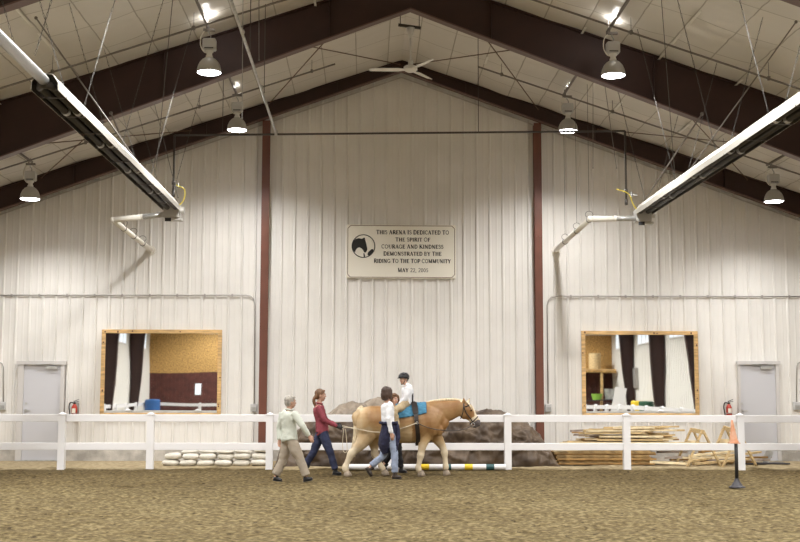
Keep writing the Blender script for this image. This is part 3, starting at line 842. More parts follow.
# ------------------------------------------------------------------ radiant tube heaters
def heater(sg, lab):
    E_ = at(171.5, 206, 23.75) if sg < 0 else at(644, 210, 23.75)
    cx, zl = E_.x, E_.z - .09
    y0, y1 = 14.3, 23.75
    t = thing('tube_heater', lab, 'heater', (cx, y0, zl))
    hw = .165
    prof = [(-hw, 0), (-hw + .004, .10), (-hw * .55, .20), (hw * .55, .20), (hw - .004, .10), (hw, 0)]
    bm = nb()
    n = 7; seg = (y1 - y0) / n
    for k in range(n):   # overlapping reflector lengths
        a = y0 + k * seg; b = a + seg + (.05 if k < n - 1 else 0); g = .004 * (k % 2)
        P_ = [(cx + u * (1 + g * 3), zl + w + g) for u, w in prof]
        A = [bm.verts.new((u, a, w)) for u, w in P_]; B = [bm.verts.new((u, b, w)) for u, w in P_]
        A2 = [bm.verts.new((cx + (u - cx) * .965, a, w - (.006 if i in (2, 3) else 0))) for i, (u, w) in enumerate(P_)]; B2 = [bm.verts.new((cx + (u - cx) * .965, b, w - (.006 if i in (2, 3) else 0))) for i, (u, w) in enumerate(P_)]
        for i in range(5):
            bm.faces.new((A[i], A[i + 1], B[i + 1], B[i]))
            f = bm.faces.new((A2[i], B2[i], B2[i + 1], A2[i + 1])); f.material_index = 1
            bm.faces.new((A[i], A2[i], A2[i + 1], A[i + 1])); bm.faces.new((B[i], B[i + 1], B2[i + 1], B2[i]))
        for i in (0, 5): bm.faces.new((A[i], B[i], B2[i], A2[i]))
    me = bpy.data.meshes.new('reflector'); bm.to_mesh(me); bm.free()
    obj('reflector', me, ['reflector_out', 'reflector_in'], t)
    bm = nb()
    for u in (-.078, .078): tube(bm, [(cx + u, y0 + .1, zl + .06), (cx + u, y1 + .02, zl + .06)], .05, 12)
    tube(bm, [(cx - .085, y0 + .12, zl + .06), (cx - .06, y0 + .03, zl + .06), (cx, y0 - .02, zl + .06), (cx + .06, y0 + .03, zl + .06), (cx + .085, y0 + .12, zl + .06)], .05, 12, 2)
    obj('emitter_tube', bm, 'tube_hot', t, smooth=True)
    y = y0 + .4
    while y < y1:
        bm = nb(); beam(bm, (cx - hw, y, zl + .005), (cx + hw, y, zl + .005), .02, .012)
        beam(bm, (cx - hw, y, zl + .005), (cx - hw * .5, y, zl + .21), .02, .01); beam(bm, (cx + hw, y, zl + .005), (cx + hw * .5, y, zl + .21), .02, .01)
        obj('bracket', bm, 'dark_pipe', t)
        y += 1.02
    y = y0 + 1.3
    while y < y1:
        for u in (-.078, .078):
            bm = nb(); cyl(bm, (cx + u, y, zl + .06), (cx + u, y + .09, zl + .06), .058, n=14); obj('tube_coupling', bm, 'galv', t, smooth=False)
        y += 2.05
    # near end: bare bright flue running on towards the camera
    bm = nb(); tube(bm, [(cx, y0 - .02, zl + .11), (cx, 6.5, zl + .11)], .065, 16)
    for y in (12.2, 10.8): cyl(bm, (cx, y, zl + .11), (cx, y - .04, zl + .11), .07)
    obj('flue_tube', bm, 'steel', t, smooth=True)
    # burner
    bm = nb(); bx(bm, cx - .15, cx + .15, y1 - .02, y1 + .30, zl - .14, zl + .12); bx(bm, cx - .05, cx + .20, y1 + .02, y1 + .22, zl - .19, zl - .14)
    cyl(bm, (cx + .16, y1 + .1, zl + .02), (cx + .24, y1 + .1, zl + .02), .07, n=16)
    bmesh.ops.bevel(bm, geom=[e for e in bm.edges if e.calc_length() > .1], offset=.01, segments=1, affect='EDGES')
    bu = obj('burner_box', bm, 'burner', t)
    bm = nb(); bx(bm, cx - .12, cx + .0, y1 - .035, y1 - .02, zl - .22, zl - .15); obj('control_cover', bm, 'black_rubber', bu); bm = nb(); cyl(bm, (cx - sg * .10, y1 + .31, zl + .06), (cx - sg * .10, y1 + .35, zl + .06), .05); obj('air_inlet', bm, 'black_rubber', bu)
    bm = nb(); gx = cx - sg * .11
    tube(bm, [(gx, y1 + .1, zl + .1), (gx + (.12 if sg < 0 else -.1), y1 + .05, zl + .22), (gx + (.14 if sg < 0 else -.2), y1, zl + .42), (gx + (-.02 if sg < 0 else -.45), y1 - .05, zl + .50)], .012, 8, 4)
    obj('gas_hose', bm, 'yellow_hose', t, smooth=True)
    # hangers: V pairs of chain
    for y in (13.5, 15.9, 18.4, 20.9, 23.2):
        for s2 in (-1, 1):
            top = V((cx + s2 * .75 - sg * .0, y + s2 * .12, 0)); top.z = roof(top.x) - .02
            a = V((cx + s2 * .1, y, zl + .20))
            bm = nb(); L_ = (top - a).length; nn = int(L_ / .075)
            d = (top - a).normalized(); sd = V((0, 1, 0)); up = d.cross(sd).normalized()
            for k in range(nn):
                c = a + d * ((k + .5) * L_ / nn); ax = sd if k % 2 else up
                r_ = L_ / nn * .62
                loop = [c + d * r_ * math.cos(q) + ax * .009 * math.sin(q) for q in [i * math.pi / 3 for i in range(7)]]
                for p, q in zip(loop, loop[1:]): beam(bm, p, q, .0045, .0045)
            obj('hanging_chain', bm, 'chain', t)
    return cx, zl, y1
hl = heater(-1, 'long radiant tube heater hanging over the left side of the arena')
hr = heater(1, 'long radiant tube heater hanging over the right side of the arena')

def exhaust(pts, lab, clamps, hangers):
    t = thing('exhaust_pipe', lab, 'pipe', pts[0])
    bm = nb(); r = .056
    a, b = pts[0], pts[1]; mid = a.lerp(b, .45)
    tube(bm, [a, mid], r * .92, 14); fx = obj('flexible_duct', bm, 'steel', t, smooth=True)
    bm = nb()
    for i in range(18):
        c = a.lerp(mid, (i + .5) / 18); d = (mid - a).normalized() * .006; cyl(bm, c - d, c + d, r * .99, n=14)
    obj('corrugation', bm, 'galv', fx)
    bm = nb(); tube(bm, [mid, b], r, 16); ell(bm, b, (r * 1.08,) * 3); tube(bm, pts[1:], r, 16)
    w = pts[-1]; obj('white_pipe', bm, 'exhaust_white', t, smooth=True)
    bm = nb(); cyl(bm, w + V((0, -.02, 0)), w + V((0, .02, 0)), .10); obj('wall_collar', bm, 'exhaust_white', t)
    bm = nb(); cyl(bm, mid + (b - a).normalized() * -.02, mid + (b - a).normalized() * .02, r * 1.1); obj('duct_joint', bm, 'exhaust_white', t)
    for k, c in enumerate(clamps):
        p = pts[1].lerp(pts[-1], c)
        bm = nb(); cyl(bm, p + V((0, -.015, 0)), p + V((0, .015, 0)), r * 1.15); 
        tube(bm, [p + V((r * 1.4 * math.cos(q), 0, r * 1.9 + r * 1.2 * math.sin(q))) for q in [i * math.pi / 6 for i in range(13)]], .005, 6)
        obj('clamp', bm, 'dark_pipe', t)
        if hangers:
            bm = nb(); cyl(bm, p + V((0, 0, r * 3)), V((p.x, p.y, roof(p.x) - .3)), .0045, n=6); obj('hanger_wire', bm, 'dark_pipe', t)
Pl = [V((hl[0] - .14, hl[2] + .14, hl[1] - .06)), at(113, 220, 23.9), V((at(151, 250, YW - .06).x, YW - .06, at(151, 250, YW - .06).z))]
exhaust(Pl, 'white exhaust pipe from the left heater bending back to the wall', (.25, .5, .75), False)
Pr = [V((hr[0] - .14, hr[2] + .14, hr[1] - .06)), at(590, 219, 23.9), at(556, 250, YW - .06)]
exhaust(Pr, 'white exhaust pipe from the right heater bending back to the wall', (.02, .35, .7), True)

# gas supply line across the hall
yg = 23.8
gl, gr = at(174.5, 135.3, yg), at(622, 130.5, yg)
gr = at(625, 131, yg)
t = thing('gas_pipe', 'thin dark gas pipe hung level across the hall between the heaters', 'pipe', (0, yg, gl.z))
bm = nb(); tube(bm, [gl, gr], .021, 10); obj('header_pipe', bm, 'dark_pipe', t, smooth=True)
for e, yb in ((gl, 197), (gr, 205)):
    q = at(174.5 if e is gl else 625, yb, yg)
    bm = nb(); tube(bm, [e, V((e.x, yg, q.z))], .021, 10); cyl(bm, (e.x, yg, q.z), (e.x, yg, q.z + .12), .032); cyl(bm, (e.x, yg, q.z + .25), (e.x, yg, q.z + .32), .034)
    o = obj('drop_pipe', bm, 'dark_pipe', t, smooth=True)
    s2 = 1
    bm = nb(); tube(bm, [(e.x, yg, q.z + .22), (e.x + .22, yg - .02, q.z + .2)], .016); cyl(bm, (e.x + .1, yg - .01, q.z + .17), (e.x + .1, yg - .01, q.z + .27), .03); obj('shutoff_valve', bm, 'steel', o)
for px in (222.5, 478.5):
    a = at(px, 133, yg); bm = nb(); cyl(bm, a, (a.x, yg, roof(a.x) - .02), .007, n=6); obj('hanger_rod', bm, 'dark_pipe', t)
a = at(276, 133, yg)
t = thing('gas_pipe', 'silver gas main running from overhead to the cross pipe, left of the ridge', 'pipe', (a.x, yg, a.z))
bm = nb(); tube(bm, [a, V((a.x - .02, 12.0, a.z + .12))], .024, 10); cyl(bm, (a.x, yg, a.z - .05), (a.x, yg, a.z + .05), .035)
for y in (14, 17.2, 20.4): cyl(bm, (a.x, y, a.z + .06), (a.x, y + .08, a.z + .06), .035)
obj('main_pipe', bm, 'galv', t, smooth=True)
for y in (15.2, 18.4, 21.0):
    bm = nb(); cyl(bm, (a.x, y, a.z + .1), (a.x, y, roof(a.x) - .02), .007, n=6); obj('hanger_rod', bm, 'dark_pipe', t)

# sway braces and cords
def rodthing(name, a, b, r, m, lab, cat='rod', extra=None):
    t = nb(); tube(t, [a, b], r, 6)
    for e in (a, b): ell(t, e, (r * 2.2,) * 3, seg=8)
    o = setp(obj(name, t, m), lab, cat, None); rebase(o, a); return o
def rp(px, py, Y, x=None):
    p = at(px, py, Y); return p
RB = 21.95
def onroof(x, y): return V((x, y, roof(x) - .72 if abs(y - 21.9) < .3 else roof(x) - .16))
rods = [((-2.2, 22.05), (-.05, 27.6), 'thin rusty brace rod slanting from the deep frame to left of the fan'),
        ((-1.4, 22.05), (-3.15, 27.6), 'thin rusty brace rod crossing the left roof slope near the left column'),
        ((2.3, 22.05), (.1, 27.6), 'thin rusty brace rod slanting from the deep frame to right of the fan'),
        ((1.3, 22.05), (3.2, 27.6), 'thin rusty brace rod crossing the right roof slope near the right column'),
        ((-5.1, 22.05), (-8.3, 27.6), 'thin rusty brace rod behind the left heater, slanting to the far left'),
        ((4.85, 22.05), (8.1, 27.6), 'thin rusty brace rod behind the right heater, slanting to the far right'),
        ((-4.9, 27.6), (-8.6, 22.05), 'level rusty brace rod behind the left heater'),
        ((4.6, 27.6), (8.3, 22.05), 'level rusty brace rod behind the right heater')]
for (a, b, lab) in rods:
    A, B = V((*a, roof(a[0]) - .12)), V((*b, roof(b[0]) - .12))
    if abs(a[1] - 22.05) < .1: A.z -= .45
    if abs(b[1] - 22.05) < .1: B.z -= .45
    rodthing('brace_rod', A, B, .011, 'rust_rod', lab)
rodthing('support_strut', at(702, 114, 21.6), V((hr[0] - .05, hr[2] + .05, hr[1] + .18)), .017, 'grey_rod', 'dark grey strut rising from the burner end of the right heater', 'strut')
rodthing('support_strut', at(111, 113, 21.6), V((hl[0] - .35, 22.6, hl[1] + .2)), .015, 'grey_rod', 'dark grey strut above the left heater by the deep frame', 'strut')
rodthing('support_cable', at(661, -6, 17.5), V((hr[0] - .1, 20.9, hr[1] + .2)), .006, 'chain', 'silver cable from the roof down to the middle of the right heater', 'cable')
rodthing('support_cable', at(173, -4, 17.5), V((hl[0] + .18, 20.9, hl[1] + .2)), .006, 'chain', 'silver cable from the roof down to the middle of the left heater', 'cable')
rodthing('support_cable', at(36, 18, 17.6), V((hl[0] + .05, 20.2, hl[1] + .2)), .012, 'grey_rod', 'dark cable from the roof slanting down behind the left heater', 'cable')
rodthing('support_cable', at(796, 22, 17.6), V((hr[0] - .05, 20.2, hr[1] + .2)), .012, 'grey_rod', 'dark cable from the roof slanting down behind the right heater', 'cable')
rodthing('support_cable', at(149, 82, 22.2), V((hl[0] + .18, 23.4, hl[1] + .2)), .005, 'chain', 'silver cable to the burner end of the left heater', 'cable')
rodthing('hanging_wire', at(243, -6, 18.5), at(243, 131, 18.5) * 0 + V((at(243, 62, 18.5).x, 18.5, at(243, 118, 18.5).z)), .006, 'galv', 'silver vertical wire beside the silver gas main', 'wire')
rodthing('hanging_wire', at(259, -6, 20.0), at(259, 60, 20.0), .008, 'grey_rod', 'dark vertical wire right of the silver gas main', 'wire')
for px in (593, 602.5):
    rodthing('hanging_wire', at(px, 66 + (px - 593) * .3, 22.6), at(px - (0 if px < 600 else -14), 168, 23.2), .006, 'grey_rod', 'thin wire hanging from the deep frame, %s of the pair right of the gable lamp' % ('left' if px < 600 else 'right'), 'wire')

# ceiling fan
def fan():
    Y = 22.9; c = at(411, 68.5, Y); c.x = at(410.5, 68, Y).x
    t = thing('ceiling_fan', 'white three-blade ceiling fan hanging under the roof ridge', 'ceiling fan', (c.x, Y, c.z))
    zt = roof(c.x) - .05
    bm = nb(); loft(bm, [(c.x, Y, c.z - .07), (c.x, Y, c.z - .03), (c.x, Y, c.z + .03), (c.x, Y, c.z + .06)], [.07, .135, .135, .08], n=20, sub=2, cap=0); obj('motor_housing', bm, 'fan_white', t, smooth=True)
    zb = at(410, 27, Y).z
    bm = nb(); cyl(bm, (c.x, Y, c.z + .05), (c.x, Y, zb - .1), .018); cyl(bm, (c.x, Y, c.z + .06), (c.x, Y, c.z + .17), .05, .045); cyl(bm, (c.x, Y, zb - .22), (c.x, Y, zb - .02), .025, .085); obj('downrod', bm, 'fan_white', t, smooth=True)
    bm = nb(); beam(bm, (c.x - .24, Y, zb + .04), (c.x + .20, Y, zb - .02), .05, .05)
    for dx in (-.2, .17): cyl(bm, (c.x + dx, Y, zb), (c.x + dx, Y, zt - abs(dx) * .3), .008, n=6)
    obj('ceiling_bracket', bm, 'dark_pipe', t)
    for a in (178, -62, 58):
        d = V((math.cos(R(a)), math.sin(R(a)), 0)); sd = V((-d.y, d.x, 0))
        bm = nb(); rows = []
        for u, w in ((.10, .03), (.16, .035), (.24, .075), (.5, .07), (.78, .055), (.80, .03)):
            p = V((c.x, Y, c.z - .02)) + d * u
            rows.append([bm.verts.new(p + sd * w + V((0, 0, .012))), bm.verts.new(p - sd * w + V((0, 0, -.012))), bm.verts.new(p - sd * w + V((0, 0, -.020))), bm.verts.new(p + sd * w + V((0, 0, .004)))])
        for p, q in zip(rows, rows[1:]):
            for i in range(4): bm.faces.new((p[i], p[(i + 1) % 4], q[(i + 1) % 4], q[i]))
        bm.faces.new(rows[0]); bm.faces.new(rows[-1][::-1])
        obj('blade', bm, 'fan_white', t)
fan()

# ------------------------------------------------------------------ things along the wall
# sand bags
def bag_mesh(w=.37, l=.5, h=.145, seed=0, nm='sand_bag'):
    bm = nb(); nu, nv = 14, 18; rr = random.Random(seed)
    def sh(u, v, s):
        x = (u - .5) * w; y = (v - .5) * l
        k = (1 - abs(2 * u - 1) ** 3.2) * (1 - abs(2 * v - 1) ** 3.6)
        z = s * h / 2 * k ** .5
        z += .010 * noise.noise(V((x * 9 + seed, y * 9, s))) * k
        pin = 1 - .12 * abs(2 * v - 1) ** 4
        return V((x * (1 - .10 * abs(2 * v - 1) ** 3), y * (1 - .08 * abs(2 * u - 1) ** 3), z + h / 2))
    for s in (1, -1):
        g = [[bm.verts.new(sh(i / nu, j / nv, s)) for i in range(nu + 1)] for j in range(nv + 1)]
        for j in range(nv):
            for i in range(nu): bm.faces.new((g[j][i], g[j][i + 1], g[j + 1][i + 1], g[j + 1][i]))
    bmesh.ops.remove_doubles(bm, verts=bm.verts[:], dist=.0015)
    return bm
bagm = []
for sd in range(4):
    bm = bag_mesh(seed=sd * 5 + 1); me = bpy.data.meshes.new('sand_bag'); bmesh.ops.recalc_face_normals(bm, faces=bm.faces[:]); bm.to_mesh(me); bm.free(); me.materials.append(MATS['sandbag'])
    for p in me.polygons: p.use_smooth = True
    bagm.append(me)
ordn = ['leftmost', 'second from left', 'third from left', 'fourth from left', 'fifth from left', 'rightmost']
rr = random.Random(11)
for row, (py0, n) in enumerate(((0, 6), (.135, 6), (.27, 5))):
    for i in range(n):
        px = (171.5 + i * 17.7) if row == 0 else (174 + i * 17.3 if row == 1 else 190 + i * 17.6)
        if row == 2 and i == 4: px = 263
        p = at(px, 460, 25.75)
        o = bpy.data.objects.new('sand_bag', bagm[(i + row) % 4]); COL.objects.link(o)
        o.location = (p.x, 25.72 + rr.uniform(-.03, .03) + row * .05, py0 + (.0 if row < 2 else -.005) + (.0 if row != 2 or i != 4 else .02) + .005)
        o.rotation_euler = (rr.uniform(-.05, .05), rr.uniform(-.05, .05), rr.uniform(-.08, .08))
        if row == 2: o.scale = (1, 1, .55)
        setp(o, 'plump white sandbag, %s in the %s layer of the stack' % (ordn[i] if n == 6 else ['leftmost', 'second from left', 'middle', 'fourth from left', 'rightmost'][i], ['bottom', 'middle', 'top'][row]), 'sandbag', 'white sandbags stacked behind the fence')
        if row == 1 and i in (0, 1, 2):
            bm = nb()
            for q in range(4): box(bm, (-.09 + q * .055, -.12 + .02 * (q % 2), .1405), (.03, .035, .004))
            w = obj('printed_mark', bm, 'sandbag_print', None); w.parent = o

# tarpaulin covered heap
def tarp(outline, Yf, Yb, name, m, lab, seed, wr=1.0, base=0.0):
    xs = [at(p, q, (Yf + Yb) / 2 - .3).x for p, q in outline]; zs = [max(.0, at(p, q, (Yf + Yb) / 2 - .3).z) for p, q in outline]
    nx, ny = 280, 84
    vs, fs = [], []
    def prof(x):
        for i in range(len(xs) - 1):
            if xs[i] <= x <= xs[i + 1]:
                t_ = (x - xs[i]) / (xs[i + 1] - xs[i]); t_ = t_ * t_ * (3 - 2 * t_) * .5 + t_ * .5
                return zs[i] + (zs[i + 1] - zs[i]) * t_
        return 0
    for j in range(ny + 1):
        v = j / ny
        for i in range(nx + 1):
            x = xs[0] + (xs[-1] - xs[0]) * i / nx
            h = prof(x)
            # cross profile: steep front, round top
            a = v * 1.0
            ct, st_ = math.cos(math.pi * v), max(0, math.sin(math.pi * v))
            k = st_ ** .72
            y = (Yf + Yb) / 2 - (Yb - Yf) / 2 * math.copysign(abs(ct) ** .62, ct)
            z = (h) * k
            amp = wr * min(1, h * 2.2) * min(1, .25 + k * 1.6) * (1.15 - .35 * k)
            def rg_(f, o, st=1.0):
                q_ = V((x * f + z * f * .7 * st, y * f, z * f * 1.2 - x * f * .35 * st + o)); w_ = noise.noise(q_ * .6 + V((seed, o, 2)))
                return 1 - 2.4 * abs(noise.noise(q_ + V((w_ * 1.2, seed, w_))))
            n1 = noise.noise(V((x * 1.1 + seed, y * 1.5, z * 1.5)))
            dd = amp * (.16 * n1 + .11 * (rg_(1.5, 1) - .5) + .065 * (rg_(3.3, 5, -1) - .5) + .030 * (rg_(7.5, 9) - .5))
            ph_ = math.pi * v
            z += dd * math.sin(ph_); yy = y - dd * math.cos(ph_) * 1.3
            vs.append((x + .05 * n1 * amp, yy, max(z, -.01)))
    n1_ = nx + 1
    for j in range(ny):
        for i in range(nx):
            a = j * n1_ + i; fs.append((a, a + 1, a + n1_ + 1, a + n1_))
    me = bpy.data.meshes.new(name); me.from_pydata(vs, [], fs)
    t = thing(name, lab, 'tarpaulin', (xs[len(xs) // 2], (Yf + Yb) / 2, 0))
    obj('tarp_sheet', me, m, t, smooth=True)
    return t
hp = tarp([(276, 464), (281, 450), (292, 436), (305, 424), (320, 418), (345, 417), (385, 417), (430, 416), (470, 413.5), (497, 413), (515, 417), (528, 423), (540, 434), (548, 447), (556, 464)], 25.25, 27.3, 'covered_heap', 'tarp', 'long heap under a crinkled dark brown tarpaulin behind the fence', 3.3)
hp2 = tarp([(300, 462), (312, 432), (328, 414), (342, 405), (372, 402.5), (400, 403), (440, 404), (466, 409), (480, 414), (492, 462)], 26.3, 27.68, 'covered_heap', 'tarp_pale', 'taller heap under a paler brown tarpaulin, rising behind the dark one', 8.1, .8)

# lumber
def board(a, b, w, h, m, name='lumber_board', lab='', group=None, up=V((0, 0, 1)), cat='board'):
    bm = nb(); a, b = V(a), V(b); c = (a + b) / 2
    beam(bm, a - c, b - c, w, h, up)
    o = obj(name, bm, m); o.location = c
    return setp(o, lab, cat, group)
rr = random.Random(5)
yS0, yS1 = 26.2, 27.3
xa, xb = at(557, 460, yS0).x, at(655, 460, yS0).x
z = .01
for k in range(9):
    h = .034
    dx0, dx1 = rr.uniform(-.08, .06), rr.uniform(-.12, .05)
    bm = nb(); c = V(((xa + xb) / 2 + (dx0 + dx1) / 2, 26.75 + rr.uniform(-.03, .03), z + h / 2))
    box(bm, (0, 0, 0), (xb - xa + dx1 - dx0, 1.05, h - .002))
    o = obj('plywood_sheet', bm, 'ply' if k % 3 else 'lumber_dark'); o.location = c
    setp(o, 'brown plywood sheet lying flat, %s of the sheets under the loose boards' % ['bottommost', 'second from bottom', 'third from bottom', 'fourth from bottom', 'middle one', 'sixth from bottom', 'seventh from bottom', 'second from top', 'topmost'][k], 'plywood', 'plywood sheets stacked behind the fence')
    z += h
ztop = z
mats_l = ['lumber', 'lumber_pale', 'lumber', 'lumber_dark', 'lumber_pale', 'lumber_grey', 'lumber']
for k in range(66):
    lay = k // 9
    zz = ztop + .03 + lay * .066
    L_ = rr.uniform(1.2, 2.6) * (1 - lay * .04)
    cx = at(rr.uniform(598, 640), 450, 26.5).x + (lay * .03)
    ang = rr.gauss(0, .035); tilt = rr.gauss(0, .012) + (.05 if rr.random() < .12 and lay > 2 else 0)
    y = 26.26 + (k % 9) * .118 + rr.uniform(-.01, .01)
    zf = zz + rr.uniform(-.008, .008)
    d = V((math.cos(ang), math.sin(ang), tilt)) * L_ / 2
    c = V((cx, y, zf))
    mm = mats_l[rr.randrange(7)]
    nmz = {'lumber': 'yellowish', 'lumber_pale': 'pale', 'lumber_dark': 'dark', 'lumber_grey': 'grey weathered'}[mm]
    board(c - d, c + d, rr.uniform(.07, .11), rr.uniform(.03, .045), mm, lab='%s loose board on the heaped lumber atop the plywood sheets' % nmz, group='%s loose boards on the lumber pile' % nmz, up=V((0, 1, 0)).cross(d).cross(d) if False else V((0, 0, 1)))
# long top boards that stick up to the right
c0 = at(590, 433.5, 26.4); c1 = at(668, 427.5, 26.5)
board(c0, c1, .09, .035, 'lumber_pale', lab='long pale board lying askew on top of the lumber pile', cat='board')
board(at(575, 434.5, 26.9), at(622, 436, 26.3), .09, .035, 'lumber_grey', lab='grey board end topping the left of the lumber pile')
board(at(560, 443.2, 26.2), at(690, 442.7, 26.25), .10, .035, 'lumber_pale', lab='longest pale board sticking out right towards the first sawhorse')
# scraps around the saw horses
scr = [((690, 461, 25.8), (760, 452, 26.6)), ((690, 456, 26.1), (735, 451, 26.5)), ((665, 458, 26.3), (700, 456, 26.2)), ((694, 464, 25.5), (748, 459, 25.9)), ((700, 452, 26.4), (736, 447, 27.0)),
       ((672, 450, 26.8), (720, 449, 27.2)), ((704, 459, 26.0), (770, 457, 27.0)), ((697, 454, 26.6), (742, 455, 26.6)), ((715, 457.5, 27.2), (760, 457.5, 27.3)), ((655, 447, 26.9), (684, 447, 26.9)), ((657, 452, 26.7), (687, 452, 26.7)), ((650, 462, 25.8), (690, 464, 25.6))]
mm_ = ['lumber', 'lumber_pale', 'lumber_grey', 'lumber', 'lumber_dark', 'lumber_grey', 'lumber_dark', 'lumber_pale', 'lumber', 'white_vinyl', 'lumber_grey', 'lumber_pale']
nmm = {'lumber': 'yellowish', 'lumber_pale': 'pale', 'lumber_dark': 'dark', 'lumber_grey': 'grey weathered', 'white_vinyl': 'white'}
for (a, b), m_ in zip(scr, mm_):
    A, B = at(*a), at(*b)
    A.z = max(A.z, .03); B.z = max(B.z, .03)
    board(A, B, .11, .04, m_, lab='%s scrap board lying in the jumble under the sawhorses' % nmm[m_], group='%s scrap boards under the sawhorses' % nmm[m_])
for i in range(10):
    a = rr.uniform(-.2, .2); c = V((at(rr.uniform(697, 738), 455, 26.3).x, rr.uniform(26.0, 27.0), .04 + (i % 4) * .042)); d = V((math.cos(a), math.sin(a), 0)) * rr.uniform(.4, .7)
    m_ = ['lumber', 'lumber_dark', 'lumber_grey', 'lumber_pale'][i % 4]
    board(c - d, c + d, .10, .038, m_, lab='%s scrap board lying in the jumble under the sawhorses' % nmm[m_], group='%s scrap boards under the sawhorses' % nmm[m_])

def sawhorse(f, b, lab, spread=.36, toe=0):
    """f, b: front and back ends of the top beam"""
    t = thing('sawhorse', lab, 'sawhorse', (f.x, f.y, 0))
    bm = nb(); d = (b - f).normalized()
    beam(bm, f - d * .08, b + d * .08, .04, .09); obj('top_beam', bm, 'lumber', t)
    sd = V((0, 0, 1)).cross(d).normalized()
    for e, o_ in ((f, -1), (b, 1)):
        for s in (-1, 1):
            foot = V((e.x, e.y, 0)) + sd * s * spread + d * .06 * o_; foot.z = 0.0
            bm = nb(); beam(bm, e + sd * s * .012 + V((0, 0, .03)), foot, .085, .038, up=sd); obj('leg', bm, 'lumber', t)
        bm = nb(); z = e.z * .62
        beam(bm, V((e.x, e.y, z)) - sd * spread * .42 + d * .03, V((e.x, e.y, z)) + sd * spread * .42 + d * .03, .022, .12, up=V((0, 0, 1))); obj('gusset', bm, 'lumber_pale', t)
sawhorse(at(702.5, 432, 25.55), at(692, 430, 26.45), 'wooden sawhorse, left of the pair behind the fence')
sawhorse(at(738, 432, 25.55), at(725, 428, 26.45), 'wooden sawhorse, right of the pair, behind the orange cone')

# bent metal scrap by the right door
p = at(768, 457, 26.9)
t = thing('metal_scrap', 'bent grey metal plate on a dark mat by the right door', 'scrap metal', (p.x, 26.9, 0))
bm = nb(); beam(bm, (p.x - .10, 26.9, .03), (p.x + .06, 26.9, .28), .16, .02, up=V((0, 1, 0))); beam(bm, (p.x - .02, 26.85, .02), (p.x + .10, 26.9, .22), .03, .02, up=V((0, 1, 0))); obj('plate', bm, 'galv', t)
bm = nb(); box(bm, (p.x - .1, 26.8, .012), (.95, .5, .022)); obj('mat', bm, 'charcoal', t)

# striped ground pole
yp = 24.40
def ground_pole():
    t = thing('ground_pole', 'long white jumping pole with yellow and dark green bands', 'pole', (at(450, 468, yp).x, yp, 0))
    xs = [(386, 'w'), (421, 'y'), (429, 'w'), (445, 'g'), (451, 'w'), (464.5, 'y'), (472.5, 'w'), (486, 'g'), (494, 'w'), (505.5, None)]
    xs = [(at(a, 467, yp).x, c) for a, c in xs]
    x0, x1 = at(345, 467, yp).x, xs[-1][0]
    bm = nb(); tube(bm, [(x0, yp, .065), (x1, yp, .065)], .058, 16); obj('pole_shaft', bm, 'white_vinyl', t, smooth=False)
    for (a, c), (b, _) in zip(xs, xs[1:]):
        if c in 'yg':
            bm = nb(); cyl(bm, (a, yp, .065), (b, yp, .065), .0595); o = obj('painted_band', bm, 'yellow_band' if c == 'y' else 'green_band', t, smooth=False); o['label'] = 'yellow band' if c == 'y' else 'dark green band'
ground_pole()

# marker cone on a stand
def cone():
    Y = 19.75; b = at(737, 485, Y); b.z = 0
    t = thing('marker_stand', 'black post on a round rubber base in front of the fence', 'post', (b.x, Y, 0))
    bm = nb()
    n = 8
    loft(bm, [(b.x, Y, .0), (b.x, Y, .018), (b.x, Y, .035), (b.x, Y, .10), (b.x, Y, .15)], [.13, .13, .095, .05, .032], n=n * 2, sub=1, cap=0); obj('rubber_base', bm, 'charcoal', t)
    zc = at(737, 442.5, Y).z
    bm = nb(); cyl(bm, (b.x, Y, .14), (b.x, Y, zc + .08), .028); obj('post_shaft', bm, 'black_rubber', t, smooth=True)
    zt = at(735, 420, Y).z
    t2 = thing('traffic_cone', 'small faded orange cone capping the black post', 'cone', (b.x - .03, Y, zc))
    bm = nb(); loft(bm, [(b.x - .03, Y, zc), (b.x - .03, Y, zc + .015), (b.x - .035, Y, zc + .03), (b.x - .055, Y, zt - .01), (b.x - .055, Y, zt)], [.075, .075, .066, .016, .010], n=20, sub=1, cap=0); obj('cone_body', bm, 'cone_orange', t2, smooth=False)
    bm = nb(); box(bm, (b.x - .03, Y, zc - .008), (.16, .16, .016)); obj('cone_foot', bm, 'cone_orange', t2)
cone()

